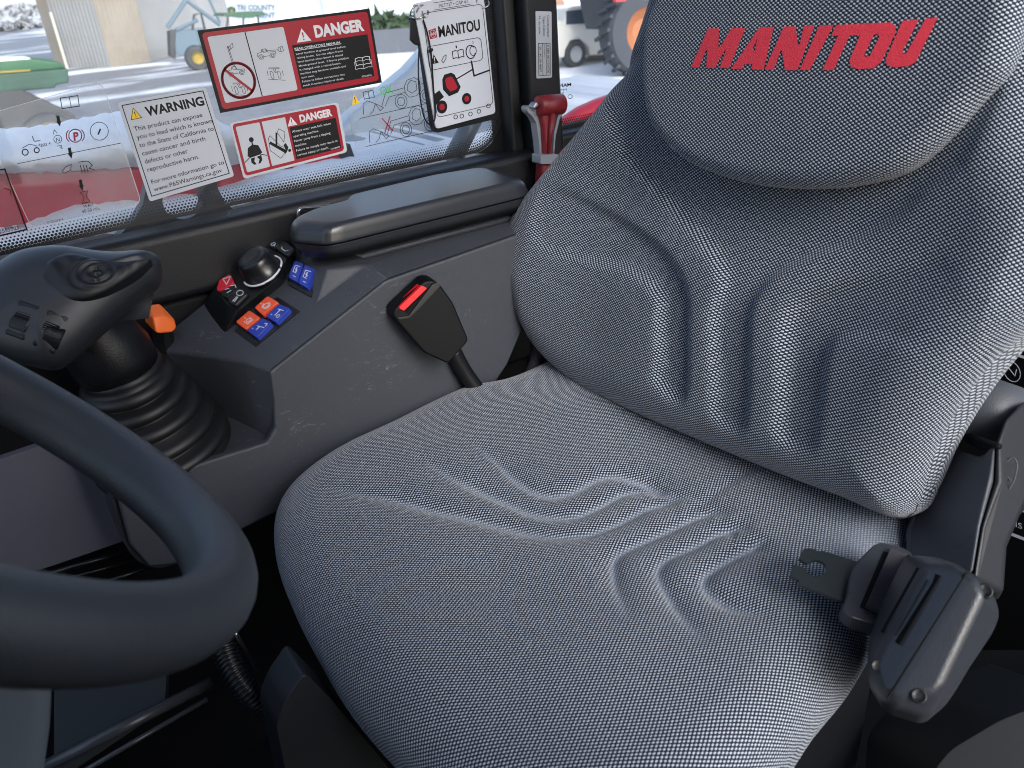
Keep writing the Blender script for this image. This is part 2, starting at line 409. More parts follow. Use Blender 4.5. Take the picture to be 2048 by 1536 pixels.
tag(raw('ground', [(-300, -300, GZ), (300, -300, GZ), (300, 300, GZ), (-300, 300, GZ)], [(0, 1, 2, 3)], ground_mat()), kind='structure')
def GP_(px, py): return PZ(px, py, GZ)
def hz_(px, py, g): return PY(px, py, g[1])       # a point above ground point g, in the same distance from the cab wall
def upz(g, px, py):
    """height of the photo row py above the ground point g"""
    d = ray(px, py); k = math.hypot(g[0], g[1])/math.hypot(d[0], d[1]); return d[2]*k-GZ
white_wall = mat('white_cladding', (.72, .76, .8), .6, noise=.06, nscale=.4)
beige_wall = mat('weathered_beige_cladding', (.22, .225, .225), .7, noise=.35, nscale=.35)
rust_wall = mat('rust_streaked_cladding', (.24, .21, .17), .7, noise=.4, nscale=.5)
greybin = mat('grey_steel_sheet', (.22, .25, .29), .55, noise=.2, nscale=1)
bluefr = mat('faded_blue_steel', (.1, .15, .19), .5)
darkm = mat('dark_machinery', (.04, .045, .05), .6, noise=.3, nscale=3)
tyrem = mat('tyre_rubber_blue_grey', (.035, .042, .055), .7, .5, 8)
greenp = mat('green_machine_paint', (.02, .10, .045), .4, noise=.25, nscale=2)
yellowp = mat('yellow_wheel_paint', (.3, .22, .04), .5)
def wall_between(name, label, cat, a, b, h, th, m, ribs=.0):
    """a building face standing between ground points a and b, with depth th behind it"""
    a, b = np.array(a[:2]), np.array(b[:2]); d = b-a; L = np.linalg.norm(d); d /= L; n = np.array([-d[1], d[0]])
    if n @ a < 0: n = -n
    t = thing(name, label, cat, (*a, GZ)); mb = MB()
    mb.prism([(*q, GZ) for q in (a, b, b+n*th, a+n*th)], (0, 0, h)); w = mb.build('wall', m, t)
    if ribs:
        rb = MB(); k = int(L/ribs)
        for i in range(k):
            c = a+d*(i+.5)*L/k; rb.prism([(*(c-d*ribs*.2-n*.0), GZ), (*(c+d*ribs*.2), GZ), (*(c+d*ribs*.12-n*.02), GZ), (*(c-d*ribs*.12-n*.02), GZ)], (0, 0, h))
        rb.build('cladding_ribs', m, t)
    return t, a, b, d, n
# far white building with the dealer's sign
a, b = GP_(330, 100), GP_(1500, 60)
a = GP_(320, 72); b = GP_(700, 58)
t, a_, b_, d_, n_ = wall_between('white_truck_box', 'long white box body carrying faded dealer lettering behind the green tractor', 'trailer', a, b, 9, 3, white_wall)
# lettering on it, as flat painted characters
class WP:
    def __init__(s, a, n): s.p = np.array([a[0], a[1], 0]); s.n = np.array([-n[0], -n[1], 0.])
    def at(s, px, py, off=0):
        d = ray(px, py); return d*((s.p @ s.n)/(d @ s.n))+s.n*off
wp = WP(a_, n_); ar = Art(wp, [(475, 8), (552, 8), (552, 36), (475, 36)], t); mb = MB()
ar.text(mb, 'TRI COUNTY', 0, .42, 1, .38, .05, bold=.03); ar.text(mb, 'EQUIPMENT', .0, .98, 1, .38, .05, bold=.03)
mb.build('lettering', mat('faded_grey_lettering', (.16, .22, .26), .6), t)
mb = MB(); ar.poly(mb, [ar.circle(-.15, .45, .12, 20, 2.2)], .05); mb.build('emblem', greenp, t)
mb = MB(); ar.poly(mb, [[(-.17, .4), (-.1, .3), (-.08, .6), (-.15, .75)]], .07); mb.build('emblem_mark', yellowp, t)
t, *_ = wall_between('white_building', 'big white hall with three tiny dark windows far behind', 'building', GP_(655, 62), GP_(1010, 48), 12, 8, white_wall)
wp = WP(_[0], _[3]); mb = MB()
for x in (762, 787, 813):
    mb = MB(); ar = Art(wp, [(x-8, 44), (x+5, 43), (x+5, 50), (x-8, 51)], t); ar.poly(mb, [[(0, 0), (1, 0), (1, 1), (0, 1)]], .05)
    mb.build('window', darkm, t)
t, *_ = wall_between('white_store_hall', 'white hall far behind the pale pickup beyond the rear window', 'building', GP_(1080, 20), GP_(1500, -20), 6, 8, white_wall)
wall_between('grey_retaining_wall', 'low dark grey wall below a hedge in front of the white hall', 'wall', GP_(700, 112), GP_(1020, 92), .8, .5, mat('dark_concrete', (.11, .12, .14), .8, noise=.2, nscale=2))
# hedge
hb = MB(); g0, g1 = GP_(700, 110), GP_(1015, 92)
for i in range(700):
    k = random.random(); c = np.array(g0)*(1-k)+np.array(g1)*k+np.array([0, .4+.5*random.random(), 0.75+random.random()*.4]); s = .12+.12*random.random()
    q = rng.normal(size=(3, 3))*s; hb.add([c+q[0], c+q[1], c+q[2]], [(0, 1, 2)])
tag(hb.build('hedge', mat('hedge_leaves', (.05, .09, .045), .8)), 'thin green hedge on top of the low dark grey wall', 'hedge')
# weathered sheds at the left
t, *_ = wall_between('metal_shed', 'weathered beige metal shed wall with rusty streaked end', 'building', GP_(132, 136), GP_(222, 134), 9, 7, beige_wall, .22)
t, *_ = wall_between('rusty_shed', 'rust streaked corrugated shed wall right of the beige shed', 'building', GP_(223, 134), GP_(303, 122), 9, 5, rust_wall, .18)
t, *_ = wall_between('grey_bin', 'grey steel bin standing between the rusty shed and the blue lift', 'container', GP_(300, 118), GP_(340, 112), upz(GP_(320, 115), 320, 8), 2, greybin)
pst = MB(); g = GP_(135, 138); pst.tube([g, g+np.array([0, 0, 2.2])], .06, 8); tag(pst.build('yard_post', mat('pale_post', (.5, .48, .4), .6)), 'slim pale post in front of the beige shed', 'post')
# blue lift with folded arms
g = GP_(395, 122); bl = thing('blue_lift', 'faded blue scissor arm lift parked before the white box body', 'lift', g)
mb = MB(); Y_ = g[1]
def py_(x, y): return PY(x, y, Y_)
mb.tube([py_(335, 55), py_(372, 0), py_(395, -35)], .09, 8); mb.tube([py_(372, 0), py_(440, 50)], .08, 8); mb.tube([py_(395, 40), py_(352, 60)], .08, 8); mb.tube([py_(405, -30), py_(440, 45)], .06, 8); mb.build('arms', bluefr, bl)
mb = MB(); mb.prism([py_(*q) for q in [(352, 60), (412, 56), (410, 90), (400, 118), (350, 108)]], (0, .8, 0)); mb.build('body', bluefr, bl)
mb = MB(); mb.tube([py_(385, 60), py_(388, 30), py_(402, 26), py_(410, 60)], .05, 8); mb.build('mast', darkm, bl); mb = MB(); mb.prism([py_(*q) for q in [(340, 62), (350, 60), (352, 118), (342, 112)]], (0, .5, 0)); mb.build('counterweight', darkm, bl)
def wheel(c, axis, R_, w, tm, hm_, parent, rr=.5, lugs=0):
    axis = np.array(axis, float); axis /= np.linalg.norm(axis)
    mb = MB(); mb.lathe(np.array(c)-axis*w/2, axis, [(0, R_*rr), (0, R_*.93), (w*.12, R_), (w*.88, R_), (w, R_*.93), (w, R_*rr)], 40, cap=False)
    a = np.cross(axis, (0, 0, 1)); a /= np.linalg.norm(a); b = np.cross(axis, a)
    for i in range(lugs):
        for sd_ in (0, 1):
            q = 2*math.pi*(i+.5*sd_)/lugs; u = a*math.cos(q)+b*math.sin(q); v_ = np.cross(axis, u); p = np.array(c)+u*R_; o0 = (-w*.5 if sd_ else 0)
            mb.prism([p+axis*o0-v_*.05*R_, p+axis*(o0+w*.5)-v_*.16*R_*(1-2*sd_*0), p+axis*(o0+w*.5)-v_*.08*R_, p+axis*o0+v_*.03*R_], u*R_*.075)
    tb = mb.build('tyre', tm, parent)
    mb = MB(); mb.lathe(np.array(c)-axis*w*.42, axis, [(0, R_*rr*1.04), (w*.1, R_*rr*.9), (w*.3, R_*rr*.5), (w*.3, 0.01), (w*.55, .01), (w*.55, R_*rr*.5), (w*.75, R_*rr*.9), (w*.84, R_*rr*1.04)], 32, cap=False); mb.build('rim', hm_, tb if False else parent)
g = GP_(400, 140); tr = thing('green_tractor', 'small green tractor with yellow wheel and roof before the white box body', 'tractor', g); Y_ = g[1]
R0 = np.linalg.norm(py_(402, 128)-py_(402, 150))
R0 = .42; wheel(g+np.array([0, 0, R0]), (0, 1, 0), R0, .3, darkm, yellowp, tr, .5)
wheel(g+np.array([2.1, .0, .62]), (0, 1, 0), .62, .4, darkm, yellowp, tr, .6)
mb = MB()
mb.prism([py_(*q) for q in [(388, 98), (440, 86), (540, 82), (545, 118), (410, 124), (390, 118)]], (0, 1.0, 0)); mb.build('body', greenp, tr)
mb = MB(); mb.prism([py_(*q) for q in [(444, 32), (450, 26), (525, 22), (532, 30), (500, 36)]], (0, 1.2, 0)); mb.build('roof', mat('dark_green_roof', (.03, .09, .05), .5), tr)
mb = MB()
for p0, p1 in (((456, 34), (450, 86)), ((486, 34), (488, 86)), ((516, 30), (520, 86))): mb.tube([py_(*p0), py_(*p1)], .04, 6)
mb.build('roof_posts', darkm, tr)
mb = MB(); Y_ = GP_(580, 60)[1]; mb.prism([PY(x, y, Y_) for x, y in [(568, 60), (590, 58), (590, -60), (568, -60)]], (0, .3, 0)); tag(mb.build('concrete_post', mat('pale_concrete', (.4, .4, .38), .8, noise=.2)), 'pale concrete post between the two white boxes', 'post')
# green combine at the far left, seen close through the glass
g = GP_(60, 262); gm = thing('green_harvester', 'dark green farm machine with yellow wheel at the left edge of the window', 'farm machine', g); Y_ = g[1]
mb = MB(); mb.prism([py_(*q) for q in [(-120, 158), (134, 138), (120, 124), (60, 116), (-120, 128)]], (0, 1.6, 0)); mb.build('hood', greenp, gm, bevel=.05)
mb = MB(); mb.prism([py_(*q) for q in [(-120, 158), (136, 137), (138, 165), (112, 170), (110, 176), (-120, 196)]], (0.02, 1.4, 0)); mb.build('body', mat('deep_green_paint', (.02, .07, .05), .5, noise=.6, nscale=2.5), gm, bevel=.03)
mb = MB(); mb.prism([py_(*q) for q in [(-120, 150), (60, 139), (62, 142), (-120, 155)]], (0, -.02, 0)); mb.build('stripe', yellowp, gm)
mb = MB()
mb.prism([py_(*q) for q in [(-120, 196), (40, 178), (150, 230), (165, 300), (-120, 320)]], (0, 1.2, 0)); mb.build('underbody', darkm, gm)
mb = MB(); mb.prism([py_(*q) for q in [(-120, 128), (-60, 112), (-10, 118), (60, 116), (62, 118), (-120, 132)]], (0, 1.0, .0)); mb.build('glare_snow', snowm, gm, bevel=.03)  # added snow strip, its white stands in for sun glare on the machine
c = PY(108, 290, Y_-.35); R1 = np.linalg.norm(PY(108, 290, Y_-.35)-PY(108, 243, Y_-.35))
wheel(c, (0, 1, 0), R1*1.35, .5, darkm, mat('pale_yellow_wheel', (.55, .45, .22), .5), gm, .74)
# trees against the sky
def tree(x, ybase, ytop, wpx, m, label):
    g = GP_(x, ybase); H_ = upz(g, x, ytop); w = np.linalg.norm(GP_(x+wpx/2, ybase)-GP_(x-wpx/2, ybase))/2
    t = thing('tree', label, 'tree', g, 'bare trees beyond the sheds'); mb = MB(); mb.tube([g, g+np.array([.1, 0, H_*.6])], [w*.09, w*.03], 8)
    for k in range(26):
        a = random.random()*6.28; z0 = H_*(.25+.5*random.random()); p = g+np.array([0, 0, z0]); q = p+np.array([math.cos(a)*w*.8, math.sin(a)*w*.8, H_*(.15+.2*random.random())]); mb.tube([p, (p+q)/2+rng.normal(size=3)*w*.06, q], [w*.03, w*.018, w*.006], 5)
    mb.build('trunk', mat('bark', (.06, .055, .05), .9), t)
    cr = MB()
    for k in range(1500):
        a = random.random()*6.28; r = w*math.sqrt(random.random()); z = H_*(.2+.8*random.random()); r *= math.sin(min(1, (1-(z/H_-.2)/.8)*1.2+.1)*1.57)
        c = g+np.array([r*math.cos(a), r*math.sin(a), z]); q = rng.normal(size=(3, 3))*w*.055; cr.add([c+q[0], c+q[1], c+q[2]], [(0, 1, 2)])
    cr.build('crown', m, t)
tm_ = mat('frosted_twigs', (.34, .36, .38), .9)
tree(20, 60, 26, 70, tm_, 'wide hazy bare tree left of the beige shed'); tree(55, 56, 14, 50, tm_, 'taller hazy bare tree close beside the beige shed'); tree(-30, 60, 34, 80, tm_, 'low hazy bare tree at the left edge')
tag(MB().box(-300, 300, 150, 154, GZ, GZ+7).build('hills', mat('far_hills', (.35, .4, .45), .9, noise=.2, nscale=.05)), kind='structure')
# the machine's own boom and covers just outside the glass
bm_ = thing('machine_boom', 'red boom of the machine with snow on it, running along outside the window', 'boom', (0, 1.7, -.7))
BYY = 1.42
mb = MB(); mb.prism([PY(x, y, BYY) for x, y in [(-250, 345), (240, 332), (470, 312), (700, 290), (700, 335), (470, 385), (300, 415), (60, 458), (-250, 505)]], (0, .35, 0)); mb.build('beam', redpaint, bm_, bevel=.012)
MB().prism([PY(x, y, BYY-.02) for x, y in [(-250, 500), (60, 452), (300, 408), (470, 378), (700, 328), (1000, 250), (1000, 330), (-250, 620)]], (0, .3, 0)).build('red_ledge', mat('pale_grey_paint', (.35, .37, .4), .5), bm_)
def snow_strip(px_top, px_bot, y, th, name, parent, n=60):
    """lumpy snow: a strip between two traced lines"""
    T_ = resample_open(px_top, n); B_ = resample_open(px_bot, n); vs = []; K = 7
    for i in range(n):
        for j in range(K):
            t = j/(K-1); q = T_[i]*(1-t)+B_[i]*t; p = PY(q[0], q[1]+random.uniform(-2.5, 2.5), y); vs.append(p-np.array([0, th*math.sin(t*math.pi)*(.8+.4*random.random()), 0]))
    fs = [(i*K+j, (i+1)*K+j, (i+1)*K+j+1, i*K+j+1) for i in range(n-1) for j in range(K-1)]
    k = len(vs); vs += [v+np.array([0, .25, 0]) for v in vs]
    fs += [(i*K, i*K+k, (i+1)*K+k, (i+1)*K) for i in range(n-1)]+[(i*K+K-1, (i+1)*K+K-1, (i+1)*K+K-1+k, i*K+K-1+k) for i in range(n-1)]
    return raw(name, vs, fs, snowm, parent, smooth=True)
def resample_open(poly, n):
    poly = np.asarray(poly, float); s = np.r_[0, np.cumsum(np.linalg.norm(np.diff(poly, axis=0), axis=1))]; q = np.linspace(0, s[-1], n)
    return np.stack([np.interp(q, s, poly[:, k]) for k in (0, 1)], 1)
snow_strip([(-250, 310), (0, 298), (120, 288), (240, 265), (330, 245), (430, 238), (480, 262)], [(-250, 350), (0, 348), (150, 342), (260, 334), (370, 324), (470, 330), (500, 322)], BYY-.01, .03, 'snow_on_beam', bm_)
snow_strip([(-250, 520), (60, 456), (160, 420), (300, 408), (420, 392), (520, 362), (640, 330), (760, 312), (1000, 262)], [(-250, 560), (60, 495), (200, 470), (300, 455), (420, 425), (520, 400), (640, 372), (760, 350), (1000, 300)], BYY-.04, .03, 'snow_on_ledge', bm_, 80)
for q in [[(555, 322), (580, 316), (592, 352), (570, 366)], [(675, 295), (700, 288), (712, 322), (690, 336)]]: MB().prism([PY(x, y, BYY-.005) for x, y in q], (0, .02, 0)).build('dark_bracket', darkm, bm_)
# pale engine cover with blue-white snow film
hd_ = thing('engine_cover', 'pale snow dusted engine cover of the machine rising behind the hanging booklet', 'engine cover', (.8, 1.9, -.6))
o_ = raw('cover', [*(PY(x, y, 1.62) for x, y in [(660, 345), (672, 262), (705, 225), (760, 185), (815, 140), (850, 96), (880, 74), (1000, 20), (1110, -20), (1110, 300), (1000, 300)]), *(PY(x, y, 2.1) for x, y in [(640, 290), (655, 262), (690, 222), (745, 180), (800, 136), (840, 92), (872, 70), (990, 14), (1100, -26), (1110, 230), (1000, 240)])],
    [tuple(range(11))]+[(i, i+1, 12+i, 11+i) for i in range(10)], mat('pale_cover_paint', (.50, .56, .62), .45, noise=.12, nscale=4), hd_, bevel=.02, seg=3)
MB().prism([PY(x, y, 1.55) for x, y in [(655, 300), (700, 282), (860, 262), (1000, 225), (1000, 300), (860, 345), (655, 372)]], (0, .25, 0)).build('lower_panel', mat('pale_grey_paint', (.35, .37, .4), .5), hd_, bevel=.01)
MB().tube([PY(905, 320, 1.2), PY(945, 240, 1.22), PY(985, 175, 1.24), PY(1030, 90, 1.26)], .016, 12).build('strut', mat('dark_blue_grey_paint', (.12, .15, .18), .4), hd_, smooth=True)
# guard plate with round cutout standing outside behind the warning sticker
gd = thing('guard_plate', 'dark curved plate with a round cutout behind the lower edge of the warning sticker', 'bracket', PY(350, 450, 1.05))
outer = [(235, 475), (268, 440), (285, 410), (292, 380), (300, 330), (430, 330), (435, 375), (450, 405), (475, 425)]
hole = [(365+40*math.cos(a), 402+36*math.sin(a)) for a in np.linspace(0, 2*math.pi, 28, endpoint=False)]
v, f = tri_polys([outer, hole]); n = len(v); mb = MB(); mb.add([PY(a, b, 1.04) for a, b in v], f)
for L in (outer, hole): mb.add([PY(a, b, 1.04) for a, b in L]+[PY(a, b, 1.04)+np.array([0, .02, 0]) for a, b in L], [(i, (i+1) % len(L), len(L)+(i+1) % len(L), len(L)+i) for i in range(len(L))])
mb.build('plate', mat('dark_blue_black_plastic', (.03, .037, .05), .5), gd)
# things seen through the rear quarter window
g = GP_(1150, 134); cr = thing('pickup_truck', 'pale cream pickup parked on the snow beyond the rear window', 'pickup', g); Y_ = g[1]
cream = mat('cream_car_paint', (.58, .57, .52), .35, coat=.4)
W_ = -1.9
body = [(1040, 50), (1050, 42), (1130, 42), (1133, 18), (1150, 12), (1255, 5), (1290, 30), (1330, 36), (1400, 50), (1400, 104), (1180, 112), (1178, 95), (1160, 78), (1142, 82), (1132, 100), (1130, 116), (1040, 116)]
MB().prism([py_(*q) for q in body], (0, 1.9, 0)).build('body', cream, cr, bevel=.05, seg=2)
mb = MB(); mb.prism([py_(*q) for q in [(1132, 22), (1186, 17), (1188, 46), (1132, 49)]], (0, -.02, 0)).build('window', mat('car_glass', (.05, .07, .1), .15), cr)
MB().prism([py_(*q) for q in [(1202, 15), (1250, 12), (1262, 42), (1204, 45)]], (0, -.02, 0)).build('window', mat('car_glass', (.05, .07, .1), .15), cr)
MB().prism([py_(*q) for q in [(1178, 112), (1300, 103), (1300, 108), (1178, 118)]], (0, -.02, 0)).build('side_step', darkm, cr)
Rw = .40; Y0 = Y_+.12
wheel(py_(1151, 108)+np.array([0, .1, 0]), (0, 1, 0), np.linalg.norm(py_(1151, 108)-py_(1151, 135)), .28, darkm, mat('grey_alloy', (.4, .42, .45), .4), cr, .6)
wheel(py_(1340, 100)+np.array([0, .1, 0]), (0, 1, 0), .45, .28, darkm, mat('grey_alloy', (.4, .42, .45), .4), cr, .6)
g = GP_(1265, 150); tr2 = thing('big_tractor', 'tractor with huge lugged tyre and orange wheel beyond the rear window', 'tractor', g); Y_ = g[1]
Rt = np.linalg.norm(PY(1282, 62, Y_)-PY(1282, 150, Y_))
wheel(PY(1282, 62, Y_), (.25, 1, 0), Rt, .7, tyrem, mat('orange_wheel_paint', (.32, .12, .05), .5), tr2, .56, 22)
MB().prism([PY(x, y, Y_+.5) for x, y in [(1225, -60), (1400, -60), (1400, 60), (1250, 60)]], (0, 1.5, 0)).build('body', tyrem, tr2)
MB().prism([PY(x, y, Y_-.4) for x, y in [(1232, -4), (1252, -6), (1252, 2), (1232, 4)]], (0, .1, 0)).build('tail_lamp', mat('red_lens', (.6, .05, .06), .3), tr2)
wk = thing('orange_machine', 'round orange brown machine part cut off by the pillar beyond the rear window', 'machine', GP_(1110, 100))
Y_ = GP_(1110, 118)[1]
MB().lathe(py_(1100, 34), (0, 1, 0), [(0, .2), (.0, .62), (.1, .72), (.6, .72), (.7, .6)], 32).build('drum', mat('orange_brown_paint', (.4, .24, .16), .5), wk, smooth=False)
# red rear fender of the machine
fd = thing('rear_fender', 'curved red rear fender of the machine outside the rear side window', 'fender', (1.1, 1.4, -.5))
fo = [(1090, 300), (1110, 262), (1135, 238), (1165, 218), (1200, 202), (1240, 188), (1300, 172), (1420, 160), (1420, 320), (1090, 340)]
MB().prism([PY(x, y, 1.30) for x, y in fo], (0.02, .05, 0.0)).build('fender', redpaint, fd, bevel=.025, seg=3)
snow_strip([(1112, 250), (1135, 230), (1165, 210), (1200, 194), (1240, 181), (1300, 166)], [(1116, 262), (1138, 238), (1166, 217), (1200, 201), (1240, 187), (1300, 171)], 1.34, .004, 'snow_rim', fd, 40)


# ------------------------------------------------------------------ the cab shell
cab = thing('machine_cab', 'black interior shell of the machine cab with side windows around the seat', 'cab', (0.3, .5, -1.05))
MB().box(-1.1, 1.35, -.05, 1.06, -1.1, -1.05).build('floor', wallm, cab)
rf = MB(); rf.box(-1.1, 1.35, -.16, .10, .62, .7); rf.box(-1.1, 1.35, .88, 1.06, .62, .7); rf.box(-.05, 1.35, .1005, .8795, .62, .7); rf.build('roof', wallm, cab)
lw = MB(); lw.box(-1.1, 1.35, 1.005, 1.06, -1.05, -.30)
lw.build('side_wall', wallm, cab)
MB().box(-1.1, .70, .952, 1.003, -.318, -.2375).build('window_sill', trim, cab, bevel=.012, seg=3)
MB().box(-1.1, .66, .975, 1.004, -.56, -.32).build('sill_panel', wallm, cab, bevel=.01)
MB().box(.650, .669, .975, 1.03, -.30, .62).build('window_seal', rubber, cab, bevel=.004)
MB().box(.670, .7235, .955, 1.05, -1.0, .62).build('pillar', trim, cab, bevel=.006)
MB().box(.7245, 1.33, .968, 1.04, -.32, -.228).build('rear_sill', black, cab, bevel=.008)
MB().box(.7245, 1.30, .93, .967, -.62, -.265).build('rear_trim_panel', trim, cab, bevel=.012)
MB().box(1.27, 1.33, -.05, .92, -1.0, .1).build('rear_wall', wallm, cab)
MB().box(-1.1, -1.05, -.05, 1.0, -1.0, -.35).build('front_wall', wallm, cab)
MB().box(1.27, 1.33, .92, 1.0, -.2, .62).build('corner_post', trim, cab)
MB().box(-1.1, .12, -.16, -.12, -1.05, .62).build('added_shade_wall', wallm, cab)  # added wall out of view, blocks light from the doorway behind the camera
MB().box(.12, 1.33, -.16, -.12, -1.05, -.62).build('added_low_shade_wall', wallm, cab)  # added low wall out of view, cuts light through the open door
# panes
raw('side_window', [(-1.1, GY+.003, -.25), (.68, GY+.003, -.25), (.68, GY+.003, .62), (-1.1, GY+.003, .62)], [(0, 1, 2, 3)], glass, cab)
raw('rear_quarter_window', [(.724, GY+.003, -.24), (1.27, GY+.003, -.24), (1.27, GY+.003, .62), (.724, GY+.003, .62)], [(0, 1, 2, 3)], glass, cab)
def frit_mat():
    m = bpy.data.materials.new('dotted_window_border'); m.use_nodes = True; t = m.node_tree; b = t.nodes['Principled BSDF']
    b.inputs['Base Color'].default_value = (.012, .012, .015, 1); b.inputs['Roughness'].default_value = .3
    out = [n for n in t.nodes if n.type == 'OUTPUT_MATERIAL'][0]
    uv = t.nodes.new('ShaderNodeUVMap'); sp = t.nodes.new('ShaderNodeSeparateXYZ'); t.links.new(uv.outputs[0], sp.inputs[0])
    u, v = sp.outputs[0], sp.outputs[1]
    def cell(du, dv):
        a = math_node(t, 'SUBTRACT', math_node(t, 'FRACT', math_node(t, 'ADD', u, du)), .5)
        b_ = math_node(t, 'MULTIPLY', math_node(t, 'SUBTRACT', math_node(t, 'FRACT', math_node(t, 'ADD', math_node(t, 'DIVIDE', v, 1.73), dv)), .5), 1.73)
        return math_node(t, 'SQRT', math_node(t, 'ADD', math_node(t, 'MULTIPLY', a, a), math_node(t, 'MULTIPLY', b_, b_)))
    d = math_node(t, 'MINIMUM', cell(0, 0), cell(.5, .5))
    # dots shrink away from the edge: radius .66 at v=0, .12 at v=7
    r = math_node(t, 'SUBTRACT', .64, math_node(t, 'MULTIPLY', v, .085))
    k = math_node(t, 'MULTIPLY', math_node(t, 'SUBTRACT', r, d), 12, True)
    tr = t.nodes.new('ShaderNodeBsdfTransparent'); mx = t.nodes.new('ShaderNodeMixShader')
    t.links.new(k, mx.inputs[0]); t.links.new(tr.outputs[0], mx.inputs[1]); t.links.new(b.outputs[0], mx.inputs[2]); t.links.new(mx.outputs[0], out.inputs[0])
    return m
fritm = frit_mat()
def frit(path, width, pitch, name):
    """path of (x, z) on the glass, the band grows to its left"""
    path = [np.array(p, float) for p in path]; n = len(path); vs = []; uv = []; s = 0
    for i, p in enumerate(path):
        t_ = path[min(i+1, n-1)]-path[max(i-1, 0)]; t_ /= np.linalg.norm(t_); no = np.array([-t_[1], t_[0]])
        if i: s += np.linalg.norm(p-path[i-1])
        q = p+no*width
        vs += [(p[0], GY+.0015, p[1]), (q[0], GY+.0015, q[1])]; uv += [(s/pitch, 0), (s/pitch, width/pitch)]
    fs = [(2*i, 2*i+2, 2*i+3, 2*i+1) for i in range(n-1)]
    me = bpy.data.meshes.new(name); me.from_pydata(vs, [], fs); ul = me.uv_layers.new(name='UVMap')
    for l in me.loops: ul.data[l.index].uv = uv[l.vertex_index]
    return link(name, me, fritm, cab)
zb = -.236
pth = [(-.6+.05*i, zb) for i in range(24)]+[(.60, zb)]
pth += [(.60+.052*math.sin(a), zb+.052*(1-math.cos(a))) for a in np.linspace(.1, math.pi/2, 14)]+[(.652, zb+.052+.05*i) for i in range(1, 16)]
frit(pth, .024, .0038, 'dotted_border')
# solid black corner outside the dots
cn = [(.60+.052*math.sin(a), zb+.052*(1-math.cos(a))) for a in np.linspace(0, math.pi/2, 14)]
v = [(.66, GY+.001, zb-.01)]+[(a, GY+.001, b) for a, b in cn]
raw('corner_border', v, [(0, i, i+1) for i in range(1, len(v)-1)], black_ink, cab)
frit([(.724, -.228), (.9, -.228), (1.27, -.228)], .014, .0038, 'dotted_border')
#CAB#

# ------------------------------------------------------------------ the seat
seat = thing('operator_seat', 'grey woven fabric operator seat with moulded ribs and red lettering on its head pad', 'seat', (.35, .5, -1.05))
CZ = -.49
cush_px = [(1000, 787), (930, 802), (850, 836), (760, 881), (680, 922), (610, 967), (567, 1010), (550, 1060), (555, 1130), (580, 1200), (620, 1280), (680, 1380), (760, 1475)]
co = [PZ(x, y, CZ)[:2] for x, y in cush_px]
co += [(.132, .37), (.142, .31), (.165, .262), (.205, .235), (.26, .225), (.329, .227), (.387, .24), (.444, .250), (.509, .27), (.60, .30), (.66, .36), (.67, .5), (.66, .66), (.62, .76), (.56, .795)]
co = catmull(co, 6, True)
GR = [  # creases of the cushion, traced
    [(930, 872), (981, 901), (1022, 931), (1059, 951), (1104, 962), (1148, 953), (1193, 931), (1226, 923), (1263, 927), (1297, 936), (1339, 959), (1373, 967)],
    [(830, 908), (866, 923), (911, 942), (959, 957), (1011, 973), (1067, 992), (1126, 999), (1160, 994), (1202, 976), (1247, 952), (1291, 943), (1330, 955)],
    [(640, 968), (725, 979), (800, 984), (874, 997), (948, 1009), (1022, 1023), (1089, 1036), (1141, 1038), (1182, 1032), (1237, 1010), (1291, 982), (1339, 969), (1373, 967), (1407, 979)],
    [(1262, 1230), (1236, 1165), (1226, 1120), (1226, 1095), (1240, 1075), (1278, 1054), (1339, 1027), (1394, 1003), (1428, 998), (1462, 1013)],
    [(1418, 1283), (1384, 1239), (1339, 1170), (1316, 1125), (1319, 1104), (1339, 1085), (1390, 1064), (1435, 1041), (1476, 1035), (1507, 1047)],
    [(1551, 1217), (1510, 1217), (1469, 1201), (1428, 1174), (1408, 1148), (1412, 1130), (1428, 1116), (1476, 1088), (1537, 1061)],
    [(1395, 985), (1425, 968), (1505, 915)]]
GW = [(.011, .85), (.011, 1), (.011, 1.05), (.010, 1.05), (.010, 1.05), (.010, 1.05), (.006, .4)]
TOPZ = -.452
G3 = [np.array([PZ(x, y, TOPZ)[:2] for x, y in catmull(g, 5)]) for g in GR]
def cushion_extra(p, d):
    h = np.zeros(len(p))
    # dished middle, raised side bolsters and front roll
    cy = (p[:, 1]-.51)/.24; h -= .012*np.exp(-(cy/.62)**2)*np.clip((p[:, 0]-.16)/.12, 0, 1)
    h += .010*np.clip((p[:, 0]-.50)/.12, 0, 1)**1.5
    for (w, a), g in zip(GW, G3):
        dist, s = seg_dist(p, g); e = np.clip(s/.28, 0, 1)*np.clip((1-s)/.10, 0, 1) if a > .6 else 1
        e = np.minimum(1, e*1.0)
        h -= .0095*a*e*np.exp(-(np.sqrt(dist**2+.0022**2)-.0022)/w)
    h += .0012*np.sin(p[:, 0]*38+1)*np.sin(p[:, 1]*31)
    return h
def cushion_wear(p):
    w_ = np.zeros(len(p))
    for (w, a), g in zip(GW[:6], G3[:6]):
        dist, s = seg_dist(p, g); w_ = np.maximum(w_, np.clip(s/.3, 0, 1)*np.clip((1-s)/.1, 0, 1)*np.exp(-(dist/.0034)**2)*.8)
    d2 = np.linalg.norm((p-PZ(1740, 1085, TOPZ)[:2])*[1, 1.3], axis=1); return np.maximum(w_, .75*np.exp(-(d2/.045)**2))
cush, cush_t = pillow('seat_cushion', co, (0, 0, CZ), (1, 0, 0), (0, 1, 0), (0, 0, 1), .037, .048, fabric, seat, back=.065, inset=.035, extra=cushion_extra, nang=760, nring=210, center=(.38, .52), nback=12, wear=cushion_wear)

